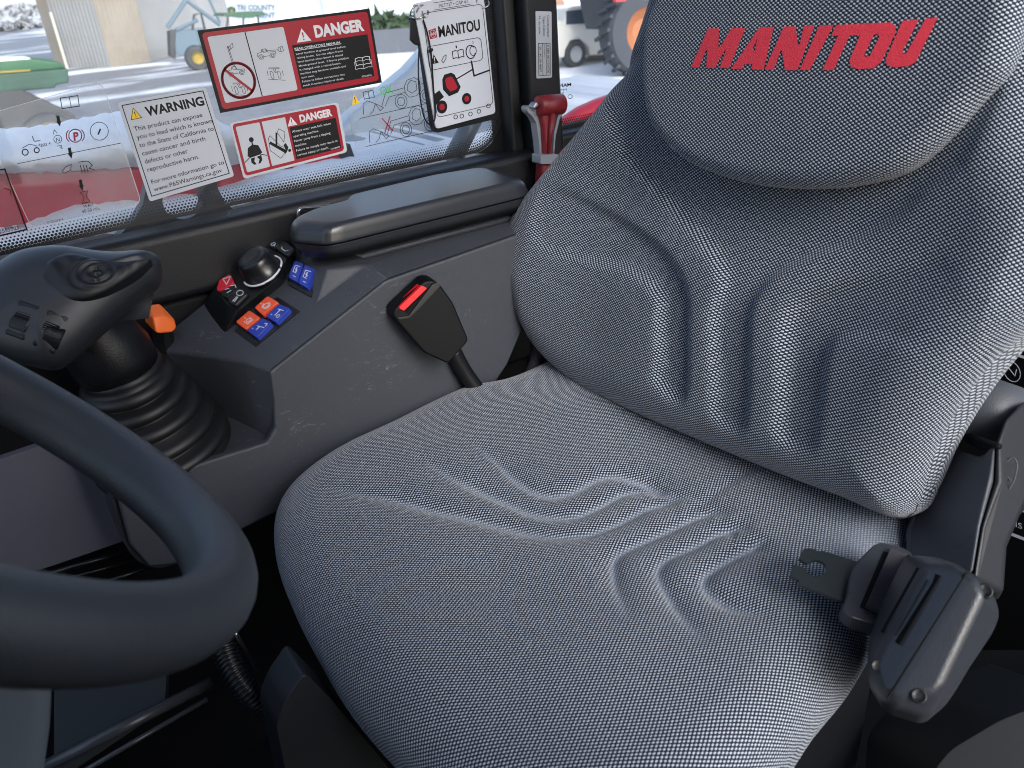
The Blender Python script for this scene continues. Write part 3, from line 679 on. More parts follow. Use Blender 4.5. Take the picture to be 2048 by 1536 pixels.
# backrest: plane through (.555, *, -.455), reclined
BN = np.array([-1, 0, .25]); BN /= np.linalg.norm(BN)
BO = np.array([.555, 0, -.455]); BA = np.array([0, 1, 0.]); BB = np.cross(BN, BA); BB = BB if BB[2] > 0 else -BB
BPL = Plane(BO, BN)
def bpt(px, py, off=0):
    q = BPL.shift(off).at(px, py)-BO; return np.array([q@BA, q@BB])
bo_px = [(1293, 90), (1240, 187), (1190, 255), (1130, 335), (1083, 410), (1066, 465), (1062, 530), (1072, 620), (1092, 680), (1120, 725), (1165, 765), (1230, 800), (1300, 833), (1400, 875), (1500, 917), (1600, 957), (1700, 993), (1760, 1018), (1810, 1033), (1845, 1020), (1862, 975), (1890, 905), (1950, 805), (2020, 715)]
bo = [bpt(x, y) for x, y in bo_px]
bo += [(.238, .22), (.245, .29), (.275, .36), (.30, .45), (.33, .56), (.40, .62), (.5, .635), (.6, .62), (.665, .55), (.685, .45)]
bo = catmull(bo, 6, True)
RA = [(1335, 640), (1335, 720), (1330, 755), (1345, 778), (1365, 797), (1384, 788), (1391, 740), (1393, 640), (1390, 595), (1372, 550), (1330, 500), (1270, 455), (1200, 415), (1120, 380), (1110, 480), (1165, 512), (1220, 525), (1275, 543), (1318, 570), (1334, 605)]
RB = [(1446, 620), (1443, 700), (1443, 780), (1441, 820), (1460, 845), (1490, 855), (1507, 832), (1512, 760), (1513, 690), (1516, 620), (1532, 580), (1565, 543), (1620, 512), (1700, 480), (1780, 440), (1850, 390), (1960, 300), (1960, 100), (1280, 100), (1240, 280), (1290, 360), (1350, 424), (1400, 472), (1440, 520), (1458, 565)]
RC = [(1581, 650), (1578, 720), (1575, 800), (1572, 858), (1590, 884), (1618, 892), (1645, 882), (1655, 820), (1662, 740), (1669, 700), (1690, 676), (1750, 668), (1830, 680), (1900, 700), (1960, 620), (1900, 520), (1800, 545), (1720, 566), (1640, 588), (1600, 612)]
R3 = [np.array([bpt(x, y, .03) for x, y in catmull(r, 4, True)]) for r in (RA, RB, RC)]
def back_extra(p, d):
    h = np.zeros(len(p)); yc = np.abs(p[:, 0]-.525)
    for lim, r, dep in zip((.32, .31, .255), R3, (.0105, .010, .0115)):
        dist, _ = seg_dist(p, r, True); sgn = np.where(inside(p, r), 1, -1)*dist
        k = 1/(1+np.exp(-sgn/.0029)); fade = np.clip((lim-yc)/.14, 0, 1)
        h -= dep*k*fade**1.2
    # side bolsters come forward, the lumbar area bulges
    h += .024*np.clip((yc-.13)/.13, 0, 1)**1.6*np.clip((p[:, 1]+.02)/.12, 0, 1)*np.clip((.40-p[:, 1])/.18, 0, 1)
    h += .004*np.exp(-((p[:, 1]-.10)/.08)**2)*np.exp(-(yc/.12)**2)
    h -= .012*np.exp(-((p[:, 1]-.235)/.05)**2)
    h += .0012*np.sin(p[:, 0]*33+1)*np.sin(p[:, 1]*29)
    return h
bk, bk_t = pillow('backrest', bo, BO, BA, BB, BN, .042, .055, fabric, seat, back=.06, inset=.035, extra=back_extra, nang=760, nring=210, center=(.52, .2), nback=12)
# head pad with the red lettering
PO = BO+BN*.043
def ppt(px, py):
    q = BPL.shift(.045).at(px, py)-PO; return np.array([q@BA, q@BB])
hp = [ppt(x, y) for x, y in [(1325, -20), (1303, 50), (1296, 120), (1297, 190), (1310, 245), (1340, 290), (1400, 335), (1500, 367), (1600, 378), (1700, 373), (1800, 347), (1880, 290), (1960, 205), (2030, 110)]]
hp += [(.312, .45), (.335, .53), (.41, .58), (.5, .585), (.58, .57), (.64, .52), (.668, .46)]
hp = catmull(hp, 6, True)
pad, pad_t = pillow('head_pad', hp, PO, BA, BB, BN, .017, .016, fabric, seat, back=.03, inset=.012, nang=420, nring=90, extra=lambda p, d: .006*np.clip(d/.12, 0, 1), nback=6)
# lettering traced from the photograph, laid on the pad
def ZP(L): return [(1280+x/2.667, y/2.667) for x, y in L]
LOGO = [
    [ZP([(274, 361), (366, 152), (425, 152), (421, 250), (432, 248), (492, 150), (566, 150), (478, 364), (428, 362), (462, 268), (456, 268), (400, 364), (356, 362), (362, 268), (354, 270), (318, 361)])],
    [ZP([(488, 368), (640, 146), (716, 144), (662, 372), (598, 370), (602, 342), (560, 342), (546, 370)]), ZP([(600, 268), (628, 205), (616, 270)])],
    [ZP([(668, 373), (770, 143), (832, 141), (846, 240), (854, 240), (878, 138), (934, 136), (842, 374), (776, 374), (760, 270), (752, 270), (716, 373)])],
    [ZP([(854, 374), (960, 136), (1036, 134), (908, 374)])],
    [ZP([(976, 374), (1060, 190), (1022, 192), (1050, 134), (1340, 120), (1366, 140), (1366, 176), (1290, 330), (1250, 364), (1170, 370), (1128, 356), (1120, 322), (1176, 188), (1120, 190), (1036, 373)]), ZP([(1198, 296), (1250, 186), (1268, 180), (1280, 196), (1228, 300), (1206, 304)])],
    [ZP([(1312, 320), (1402, 112), (1490, 104), (1402, 276), (1408, 288), (1424, 284), (1526, 100), (1592, 92), (1474, 330), (1440, 352), (1360, 360), (1322, 350)])]]
lg = MB()
for L in LOGO:
    bm = bmesh.new(); v, f = tri_polys(L)
    bv = [bm.verts.new((a, b, 0)) for a, b in v]
    for q in f:
        try: bm.faces.new([bv[i] for i in q])
        except ValueError: pass
    for _ in range(4):
        es = [e for e in bm.edges if e.calc_length() > 9]
        if es: bmesh.ops.subdivide_edges(bm, edges=es, cuts=1); bmesh.ops.triangulate(bm, faces=bm.faces)
    pp = [on_tree(pad_t, q.co.x, q.co.y, .0007) for q in bm.verts]; bm.verts.index_update()
    lg.add(pp, [tuple(q.index for q in fc.verts) for fc in bm.faces]); bm.free()
lo = lg.build('lettering', logo_red, None); lo.parent = pad; lo.location = (0, 0, 0)
lo.location = (0, 0, 0)
#SEAT#
# ------------------------------------------------------------------ the side console
con = thing('side_console', 'dark grey scuffed side console with armrest lid and coloured keys beside the seat', 'console', (.3, .87, -.5))
SY = .80; EY = .83; BY = .95
side = [(.034, -.436), (.188, -.443), (.199, -.43), (.204, -.40), (.207, -.365), (.353, -.303), (.547, -.292), (.556, -.31), (.553, -.345), (.53, -.41), (.50, -.455), (.46, -.492), (.40, -.515), (.30, -.52), (.141, -.535), (.10, -.541), (.06, -.543), (.04, -.535), (.030, -.50)]
PNp = np.array([.282, EY, -.316]); PNn = np.array([-.47, -.25, 1.0]); PN = Plane(PNp, PNn)
def panel_z(x, y): return PNp[2]+.47*(x-PNp[0])+.25*(y-EY)
sm_ = MB(); sm_.prism([(x, SY, z) for x, z in side], (0, .012, 0))
sm_.build('side_panel', consm, con, bevel=.003, seg=2)
up = MB()
# bevel strip between the side face and the top
A = [(.207, SY+.0005, -.363), (.353, SY+.0005, -.301), (.547, SY+.0005, -.290)]
Bv = [(.192, EY, panel_z(.192, EY)), (.285, EY, panel_z(.285, EY)), (.346, EY, -.289), (.568, EY, -.286)]
C0 = (.302, EY+.004, -.286)
vs = A+Bv+[C0]
#   0..2 A, 3..6 B, 7 C0
up.add(vs, [(0, 1, 4, 3), (1, 5, 4), (1, 2, 6, 5), (4, 5, 7)])
# switch field and its drop to the lever recess
x0 = .135
T = [(.192, EY, panel_z(.192, EY)), (.285, EY, panel_z(.285, EY)), C0, (.312, BY+.005, -.278), (.20, BY+.005, panel_z(.20, BY)), (.12, BY+.005, -.362), (.07, BY, -.372)]
up.add(T, [(0, 1, 4, 5), (1, 2, 3, 4)])
rec = [(.192, EY, panel_z(.192, EY)), (.12, BY+.005, -.362), (.158, .955, -.448), (.192, .835, -.448), (.207, SY+.0005, -.363), (.203, SY+.0005, -.448)]
up.add(rec, [(0, 1, 2, 3), (0, 3, 5, 4)])
# shelf round the lever boot
up.add([(.035, .806, -.447), (.203, .806, -.447), (.203, .96, -.447), (.005, .96, -.447)], [(0, 1, 2, 3)])
# body under the lid
up.add([(.346, EY, -.289), (.568, EY, -.286), (.59, .945, -.286), (.31, .945, -.278), C0], [(0, 1, 2, 3, 4)])
up.add([(.547, SY+.0005, -.290), (.568, EY, -.286), (.59, .945, -.286), (.59, .945, -.45), (.556, SY+.0005, -.33), (.53, SY+.0005, -.41)], [(0, 1, 2, 3, 5, 4)])
ub = up.build('top_shell', consm, con)
ub.data.materials[0] = consm
bm = bmesh.new(); bm.from_mesh(ub.data); bmesh.ops.remove_doubles(bm, verts=bm.verts, dist=.0012); bmesh.ops.recalc_face_normals(bm, faces=bm.faces); bm.to_mesh(ub.data); bm.free()
b_ = ub.modifiers.new('bevel', 'BEVEL'); b_.width = .004; b_.segments = 3; b_.limit_method = 'ANGLE'; b_.angle_limit = .2
for p in ub.data.polygons: p.use_smooth = True
# a deeper plate behind the side panel closes the underside
MB().prism([(x, SY+.013, z) for x, z in [(.03, -.45), (.2, -.45), (.30, -.33), (.55, -.32), (.54, -.42), (.46, -.485), (.40, -.51), (.10, -.53), (.05, -.52)]], (0, .14, 0)).build('inner_box', consd, con)
def on_panel(px, py, off=0): return PN.at(px, py, off)
def c5(L): return [(380+x/2.844, 340+y/2.844) for x, y in L]
def key(name, L, m, parent, th=.006, base=.001, r=3, plane=None, bev=.0016):
    pl = plane or PN; pts = round_poly(L, r, 3)
    v = [pl.at(q[0], q[1], base+th) for q in pts]
    return MB().prism(v, -pl.n*th).build(name, m, parent, bevel=bev, seg=2)
# recessed frames round the keys
fr1 = MB(); fr1.prism([on_panel(*q, .0012) for q in c5([(500, 726), (626, 806), (376, 1006), (256, 914)])], -PN.n*.004); fr1.build('key_frame', black2, con)
fr2 = MB(); fr2.prism([on_panel(*q, .0012) for q in c5([(618, 512), (746, 570), (690, 724), (566, 656)])], -PN.n*.004); fr2.build('key_frame', consd, con)
def icon(parent, quad, segs, w=1.6, plane=None, off=.0076):
    xs=[q[0] for q in quad]; ys_=[q[1] for q in quad]
    quad = quad[:4] if len(quad) == 4 else [(min(xs), min(ys_)), (max(xs), min(ys_)-4), (max(xs), max(ys_)-4), (min(xs), max(ys_))]
    a = Art(plane or PN, quad, None); mb = MB()
    for s in segs:
        if len(s) == 3 and s[0] == 'o':
            a.line(mb, a.circle(*s[1], s[2], 16), w, off, True)
        else: a.line(mb, s, w, off)
    mb.build('symbol', white_ink, parent)
K = [('orange_key', [(460, 741), (522, 776), (430, 848), (386, 806)], orangek, [[(.5, .25), (.75, .5), (.5, .75), (.3, .5)], ('o', (.62, .5), .2), [(.12, .6), (.2, .6)]]),
     ('orange_key', [(356, 822), (418, 862), (334, 930), (280, 888)], orangek, [[(.45, .3), (.8, .35), (.8, .7), (.45, .7)], [(.2, .5), (.35, .5)], ('o', (.6, .5), .12)]),
     ('blue_key', [(524, 786), (588, 812), (506, 892), (450, 856)], blue, [[(.3, .3), (.75, .25)], [(.5, .3), (.5, .7)], ('o', (.75, .65), .1), [(.2, .75), (.3, .75)]]),
     ('blue_key', [(430, 866), (484, 892), (398, 978), (344, 936)], blue, [[(.3, .5), (.85, .4)], [(.5, .45), (.5, .7)], [(.6, .2), (.8, .15), (.85, .3)], [(.15, .75), (.25, .75)]])]
for nm, L, m, seg in K:
    q = c5(L); k = key(nm, q, m, con, .0065); icon(k, q, seg)
K2 = [([(614, 538), (664, 560), (628, 664), (576, 634)]), ([(672, 562), (728, 590), (684, 696), (632, 668)])]
for L in K2:
    q = c5(L); k = key('blue_key', q, blue, con, .0065)
    icon(k, q, [[(.75, .2), (.25, .25), (.25, .6), (.6, .6)], [(.5, .3), (.5, .55)], [(.38, .43), (.62, .43)], [(.42, .35), (.6, .52)], [(.4, .8), (.7, .8)]], 1.5)
# black pod with knob and three keys
pod_px = c5([(62, 752), (112, 668), (190, 590), (330, 486), (460, 410), (560, 376), (622, 400), (640, 470), (560, 618), (480, 700), (272, 812), (200, 925), (182, 930)])
PODN = np.array([-.46, -.16, 1.0]); PODP = Plane(on_panel(*c5([(300, 680)])[0], .011), PODN)
pod = MB()
top = [PODP.at(*q) for q in round_poly(c5([(150, 650), (240, 570), (330, 486), (460, 410), (530, 400), (572, 425), (560, 480), (505, 610), (290, 790), (270, 800), (215, 770), (175, 720)]), 8, 3)]
bot = [on_panel(*q, -.002) for q in round_poly(c5([(62, 760), (150, 640), (300, 500), (440, 410), (550, 392), (595, 425), (580, 500), (530, 640), (245, 880), (190, 930), (170, 915), (100, 820)]), 8, 3)]
n = len(top); pod.add(top+bot, [tuple(range(n))]+[(i, (i+1) % n, n+(i+1) % n, n+i) for i in range(n)])
podo = pod.build('control_pod', black2, con, bevel=.002, seg=2)
def kp(nm, L, m, seg, th=.004):
    q = c5(L); k = key(nm, q, m, con, th, .0005, 4, PODP, .001)
    if seg: icon(k, q, seg, 1.7, PODP, .0052)
kp('red_key', [(176, 640), (240, 604), (262, 656), (202, 694), (162, 700)], redk, [[(.4, .4), (.85, .3)], [(.85, .3), (.6, .75)], [(.6, .75), (.4, .4)]])
kp('black_key', [(204, 698), (264, 660), (294, 690), (216, 742), (180, 712)], keyblack, [[(.3, .5), (.5, .45)], [(.55, .3), (.8, .25), (.85, .45)], [(.4, .75), (.6, .6)]])
kp('black_key', [(222, 744), (298, 692), (340, 716), (268, 786), (240, 774)], keyblack, [('o', (.65, .35), .16), [(.5, .55), (.3, .8)], [(.55, .6), (.38, .85)]])
kp('black_key', [(494, 458), (550, 426), (606, 462), (556, 504)], keyblack, [[(.3, .75), (.3, .4), (.45, .3)], [(.35, .75), (.5, .85)]])
kp('black_key', [(450, 446), (492, 418), (520, 436), (488, 460)], keyblack, [('o', (.5, .5), .25), [(.5, .6), (.3, .9)]])
kc = PODP.at(*c5([(425, 590)])[0]); kn = MB()
kn.lathe(kc, PODN, [(.0005, .0235), (.003, .0235), (.003, .0215), (.021, .0198), (.0255, .018), (.0275, .015), (.0262, .010), (.0255, 0.001)], 56)
ko = kn.build('rotary_knob', black2, con, smooth=True)
rg = MB()
for a0, a1 in ((-.2, 2.2), (2.35, 4.2)):
    ax = PODN/np.linalg.norm(PODN); a = np.cross(ax, (0, 1, 0)); a /= np.linalg.norm(a); b = np.cross(ax, a)
    pth = [kc+ax*.0045+.0238*(math.cos(q)*a+math.sin(q)*b) for q in np.linspace(a0, a1, 24)]
    rg.tube(pth, .0012, 6)
r_ = rg.build('white_ring', white_ink, None); r_.parent = ko
# armrest lid
def lidpoly(z, inset=0):
    L = [(.276, .862), (.297, .823), (.312, .819), (.560, .815), (.575, .828), (.583, .915), (.575, .928), (.512, .942), (.376, .935), (.362, .912), (.31, .905), (.281, .888)]
    c = np.array([.42, .875]); return [(*(c+(np.array(p)-c)*(1-inset)*.965), z) for p in round_poly(L, .010, 4)]
def loft(rings, m, name, parent):
    mb = MB(); n = len(rings[0]); vs = [q for r in rings for q in r]
    fs = [tuple(range(n))[::-1], tuple(range((len(rings)-1)*n, len(rings)*n))]
    for k in range(len(rings)-1): fs += [(k*n+i, k*n+(i+1) % n, (k+1)*n+(i+1) % n, (k+1)*n+i) for i in range(n)]
    mb.add(vs, fs); o = mb.build(name, m, parent, smooth=True)
    o.data.polygons[0].use_smooth = False
    w = o.modifiers.new('wn', 'WEIGHTED_NORMAL'); w.keep_sharp = False
    return o
loft([lidpoly(-.2725, .035), lidpoly(-.262, .012), lidpoly(-.2575, .004), lidpoly(-.2570, .0)], mat('lid_base_plastic', (.013, .015, .019), .4, .1, 700), 'lid_base', con)
PLI = lambda z, k: [(.345+k, .836+k, z), (.566-k, .833+k, z), (.572-k, .93-k, z), (.335+k, .925-k, z)]
loft([PLI(-.2935, 0), PLI(-.2725, .002)], consm, 'lid_plinth', con)
rings = [lidpoly(-.256, .0), lidpoly(-.2545, -.006), lidpoly(-.252, -.008)]
for a in np.linspace(0, 1, 9): rings.append(lidpoly(-.2485+.0135*math.sin(a*math.pi/2), .004+.13*(1-math.cos(a*math.pi/2))))
loft(rings, mat('armrest_lid_plastic', (.02, .023, .029), .32, .02, 900), 'armrest_lid', con)
MB().tube(catmull([PY(604, 450, .93), PY(597, 432, .93), PY(600, 419, .93), PY(618, 416, .935), PY(660, 412, .938), PY(720, 404, .94)], 5), .0022, 8).build('wire_catch', metal, con, smooth=True)
# fixed lower skirt seen through the wheel
MB().prism([PY(x, y, .815) for x, y in round_poly([(215, 950), (420, 940), (560, 1000), (375, 1122), (310, 1141), (268, 1120), (238, 1070)], 20, 4)], (0, .06, 0)).build('lower_skirt', consd, con, bevel=.003)

# orange lever in its black surround
lev = thing('orange_lever', 'small faceted orange lever knob behind the joystick stem', 'lever', PY(320, 660, .93), None)
def dpt(px, py, y, dx=0, dz=0): return PY(px, py, y)+np.array([dx, 0, dz])
def hull(name, pts, m, parent, **k):
    bm = bmesh.new(); vv = [bm.verts.new(tuple(p)) for p in pts]; r = bmesh.ops.convex_hull(bm, input=vv)
    bmesh.ops.delete(bm, geom=[g for g in r['geom_interior'] if isinstance(g, bmesh.types.BMVert)], context='VERTS')
    bmesh.ops.dissolve_limit(bm, angle_limit=.12, verts=bm.verts, edges=bm.edges)
    me = bpy.data.meshes.new(name); bm.to_mesh(me); bm.free(); return link(name, me, m, parent, **k)
hull('knob', [PY(287, 628, .90), PY(300, 609, .905), PY(320, 607, .905), PY(330, 622, .90), PY(349, 638, .885), PY(353, 656, .88), PY(344, 665, .878), PY(313, 668, .872), PY(305, 634, .876), PY(330, 632, .878), PY(290, 645, .895), PY(320, 625, .93), PY(345, 650, .92)], orange, lev, bevel=.0022, seg=3)
MB().tube([PY(322, 650, .94), PY(330, 700, .945)], .012, 12).build('stem', black, lev)

# ------------------------------------------------------------------ joystick
joy = thing('joystick', 'bulky dark grey joystick with thumb rollers and ribbed rubber boot', 'joystick', (.10, .88, -.45))
bc = np.array([.095, .875, -.452]); tcn = np.array([.078, .862, -.335]); ax = tcn-bc; Lh = np.linalg.norm(ax)
prof = [(0, .073), (.004, .077)]
hs_ = [(.008, .078), (.028, .071), (.050, .064), (.070, .057), (.088, .050)]
for h, r in hs_:
    prof += [(h-.002, r-.010), (h, r-.011), (h+.003, r-.006), (h+.006, r-.001), (h+.010, r), (h+.014, r-.001), (h+.017, r-.006)]
prof += [(.106, .040), (.112, .042), (.118, .041)]
MB().lathe(bc, ax, [(h, r*.965) for h, r in prof], 64).build('rubber_boot', rubber, joy, smooth=True)
nk = MB().lathe(tcn-ax*.05, ax+np.array([-.02, 0, .0]), [(0, .0385), (.02, .041), (.04, .038), (.06, .030), (.09, .026), (.12, .026)], 48)
nk.build('stem', black, joy, smooth=True)
# grip
GP = np.array(PY(150, 610, .80)); gn = np.array([-.12, -.62, .78]); gn /= np.linalg.norm(gn)
GPL = Plane(GP, gn); ga = np.array([1, 0, 0.]); ga -= gn*(ga@gn); ga /= np.linalg.norm(ga); gb = np.cross(gn, ga)
if gb[2] < 0: gb = -gb
def g2(x, y, off=0): q = GPL.shift(off).at(x, y)-GP; return np.array([q@ga, q@gb])
gpx = [(-50, 600), (-30, 552), (0, 528), (40, 508), (90, 500), (140, 501), (185, 510), (235, 516), (285, 513), (314, 518), (323, 532), (318, 556), (292, 576), (254, 608), (208, 648), (158, 692), (105, 726), (50, 722), (0, 708), (-50, 690)]
gp, gp_t = pillow('grip', catmull([g2(*q) for q in gpx], 5, True), GP, ga, gb, gn, .030, .045, gripm, joy, back=.045, inset=.04, nang=160, nring=50, nback=10,
    extra=lambda p, d: .004*np.sin(p[:, 0]*25))
def gpad(p, d):
    q = p-np.array(gpc); r = np.sqrt((q[:, 0])**2+(q[:, 1]*1.25)**2)
    e = np.clip(d/.006, 0, 1)
    return (.0011*np.cos(r*2*math.pi/.0085)*np.exp(-(r/.022)**4)-.0013*np.exp(-(np.abs(q[:, 0]-.3*q[:, 1])/.0014)**2)*np.exp(-(r/.012)**4)+.0008*np.sin(q[:, 0]*420+q[:, 1]*90)*np.clip((r-.02)/.02, 0, 1))*e
ppx = [(76, 548), (95, 520), (140, 508), (190, 516), (240, 522), (285, 522), (306, 530), (290, 548), (250, 576), (205, 596), (160, 603), (118, 590), (88, 572)]
padO = GP+gn*.030
def gh(x, y):
    q = on_tree(gp_t, x, y, 0)-padO; return np.array([q@ga, q@gb])
gpc = gh(195, 548)
pv = catmull([gh(*q) for q in ppx], 4, True)
pillow('palm_pad', pv, padO+gn*-.004, ga, gb, gn, .006, .010, rubber, joy, back=.012, inset=0, nang=220, nring=90, extra=lambda p, d: gpad(p, d)-.003*np.clip(np.abs(p[:, 0]-gpc[0])/.05, 0, 1)**2, nback=4)
def roller(L, name):
    L = [np.array(q, float) for q in L]; q = [on_tree(gp_t, *p, .0) for p in L]     # TL TR BR BL
    fr = MB(); c = sum(q)/4; v = [c+(p-c)*1.28 for p in q]; fr.prism([p+gn*.0004 for p in v], -gn*.006); fr.build('roller_frame', black, joy, bevel=.0025, seg=3)
    mb = MB(); axd = (q[1]-q[0]); w = np.linalg.norm(axd); dn = (q[3]-q[0]); ln = np.linalg.norm(dn)/2; c = sum(q)/4-gn*.0105
    rad = ln*1.0+.0; prof = []
    mb.lathe(c-axd/2, axd, [(0, rad*.93), (w*.08, rad), (w*.92, rad), (w, rad*.93)], 44)
    for k in range(44):       # grip teeth
        a = 2*math.pi*k/44; u = gn*math.cos(a)+dn/np.linalg.norm(dn)*math.sin(a)
        p = c+u*rad; t_ = np.cross(u, axd/w)
        mb.add([p-axd*.40-t_*.0009-u*.001, p-axd*.40+t_*.0009-u*.001, p+axd*.40+t_*.0009-u*.001, p+axd*.40-t_*.0009-u*.001, p-axd*.38+u*.0009, p+axd*.38+u*.0009], [(0, 1, 4), (2, 3, 5), (1, 2, 5, 4), (3, 0, 4, 5)])
    mb.build(name, black, joy)
roller([(38, 606), (74, 618), (48, 672), (14, 660)], 'thumb_roller')
roller([(96, 626), (132, 640), (106, 698), (70, 682)], 'thumb_roller')

# ------------------------------------------------------------------ steering wheel
wc = np.array([-.0633, .4436, -.1662]); tl, rl, RW, RT = .8116, -.0791, .1713, .0183
wu = np.array([math.cos(tl), 0, -math.sin(tl)]); wv = np.array([0, math.cos(rl), math.sin(rl)]); wv -= wu*(wu@wv); wv /= np.linalg.norm(wv); wn = np.cross(wu, wv); wn = wn if wn[2] > 0 else -wn
sw = thing('steering_wheel', 'thick grained dark grey steering wheel rim at the left edge', 'steering wheel', wc)
rb = MB(); n = 120; seg = 20; vs = []
for i in range(n):
    a = 2*math.pi*i/n; e = wu*math.cos(a)+wv*math.sin(a)
    for j in range(seg):
        b = 2*math.pi*j/seg; vs.append(wc+e*(RW+RT*math.cos(b))+wn*RT*1.08*math.sin(b))
rb.add(vs, [(i*seg+j, ((i+1) % n)*seg+j, ((i+1) % n)*seg+(j+1) % seg, i*seg+(j+1) % seg) for i in range(n) for j in range(seg)])
rb.build('rim', wheelm, sw, smooth=True)
for a in (math.radians(108), math.radians(180), math.radians(-108)):
    e = wu*math.cos(a)+wv*math.sin(a); s_ = np.cross(wn, e)
    MB().tube([wc+e*.02-wn*.03, wc+e*.09-wn*.028, wc+e*.14-wn*.012, wc+e*.165], [.022, .018, .014, .015], 14).build('spoke', gripm, sw, smooth=True)
MB().lathe(wc-wn*.045, wn, [(0, .035), (.005, .042), (.02, .044), (.03, .04), (.034, .001)], 40).build('hub', gripm, sw, smooth=True)
colm = thing('steering_column', 'smooth grey steering column cover below the wheel at the lower left corner', 'column cover', (-.14, .44, -1.0))
pts = [PY(x, y, .40) for x, y in [(-60, 1340), (100, 1340), (110, 1400), (106, 1480), (92, 1580), (80, 1700), (-60, 1700)]]
MB().prism(pts, (0, .09, 0)).build('cover', mat('column_grey', (.14, .16, .185), .5, .2, 900), colm, bevel=.012, seg=4)
MB().tube([wc-wn*.04, np.array([-.19, .45, -.55]), np.array([-.19, .45, -1.04])], [.03, .04, .05], 20).build('shaft', black, colm, smooth=True)

# ------------------------------------------------------------------ low parts of the cab at the left
def pxprism(name, L, plane_y, th, m, parent, r=0, bevel=.003, **k):
    L = round_poly(L, r, 4) if r else L
    return MB().prism([PY(x, y, plane_y) for x, y in L], (0, th, 0)).build(name, m, parent, bevel=bevel, **k)
pxprism('lower_wall_pad', [(-120, 960), (104, 884), (190, 880), (250, 1082), (90, 1137), (-120, 1190)], .962, .012, mat('mauve_grey_vinyl', (.12, .122, .155), .65, .35, 700, noise=.15, nscale=12), cab, r=8)
rl_ = MB(); 
for a, b, w, y in (((60, 1158), (300, 1090), .003, .95), ((60, 1178), (320, 1106), .002, .95), ((170, 1180), (330, 1122), .003, .93)):
    rl_.tube([PY(*a, y), PY(*b, y)], w, 8)
rl_.build('door_rail', black2, cab, smooth=True)
st = thing('sill_plate', 'glossy black sill rail running along the floor at the lower left', 'sill rail', (-.02, .7, -.63))
zr = -.626
rr = MB(); rr.tube([PZ(60, 1548, zr), PZ(424, 1364, zr)], .006, 14); rr.build('rail', mat('glossy_black_metal', (.05, .055, .065), .28, .1, 300), st, smooth=True)
MB().tube([PZ(120, 1570, zr-.004), PZ(415, 1398, zr-.004)], .0025, 8).build('edge_strip', mat('glossy_black_metal', (.1, .1, .12), .2), st, smooth=True)
MB().prism([PZ(108, 1548, zr-.012), PZ(108, 1380, zr-.012), PZ(225, 1345, zr-.012), PZ(335, 1310, zr-.012), PZ(330, 1400, zr-.012)], (0, 0, -.01)).build('mat', mat('teal_grey_rubber', (.035, .045, .05), .55, .3, 400), st)
# corrugated hose
hp_ = catmull([PY(440, 1250, .62), PY(455, 1310, .60), PY(480, 1360, .58), PY(515, 1395, .57), PY(560, 1420, .57), PY(640, 1450, .6)], 26)
hr = [.0100+.0020*math.cos(i*math.pi/2) for i in range(len(hp_))]
hz = thing('corrugated_hose', 'black corrugated cable hose curving between wheel and seat base', 'hose', hp_[0])
MB().tube(hp_, hr, 14).build('hose', black2, hz, smooth=True)
MB().tube(catmull([PY(470, 1265, .6), PY(490, 1300, .6), PY(515, 1340, .6)], 5), .002, 6).build('clip', metal, hz, smooth=True)

# seat underframe
pxprism('seat_base', [(610, 1345), (665, 1400), (800, 1560), (760, 1640), (590, 1640), (552, 1450), (572, 1400)], .50, .04, mat('seat_base_plastic', (.006, .008, .011), .5, .3, 700), seat, r=14, bevel=.006)
MB().box(.22, .60, .32, .70, -.80, -.56).build('suspension_box', black, seat, bevel=.01)

# ------------------------------------------------------------------ buckle beside the cushion
bu = thing('belt_buckle', 'black seat belt buckle with red release button against the console', 'buckle', PY(900, 700, .76))
def c5y(L, y): return [PY(*q, y) for q in c5(L)]
body = round_poly(c5([(1335, 632), (1385, 628), (1425, 655), (1500, 760), (1585, 965), (1575, 985), (1480, 1095), (1455, 1098), (1330, 1040), (1165, 850), (1150, 825), (1160, 795)]), 7, 4)
bn = np.array([-.25, -1, .12]); bn /= np.linalg.norm(bn); BPu = Plane(PY(880, 640, .762), bn)
MB().prism([BPu.at(*q) for q in body], (0.004, .024, 0)).build('body', mat('buckle_black', (.0015, .002, .003), .5, .15, 500, spec=.2), bu, bevel=.004, seg=3)
MB().prism([BPu.at(*q, .0022) for q in round_poly(c5([(1316, 655), (1348, 670), (1214, 800), (1184, 782)]), 3, 3)], (0, .01, 0)).build('release_button', redp, bu, bevel=.001)
MB().prism([BPu.at(*q, .0012) for q in c5([(1354, 672), (1366, 682), (1236, 812), (1222, 804)])], (0, .004, 0)).build('slot', dark, bu)
MB().prism([BPu.at(*q, .0025) for q in round_poly(c5([(1378, 646), (1412, 640), (1420, 658), (1250, 838), (1190, 850), (1176, 836), (1238, 830)]), 3, 3)], (0, .008, 0)).build('rim', black2, bu, bevel=.0015)
MB().tube(catmull([PY(905, 700, .79), PY(930, 745, .785), PY(968, 800, .775), PY(990, 850, .77)], 5), .010, 10).build('stalk', black, bu, smooth=True)

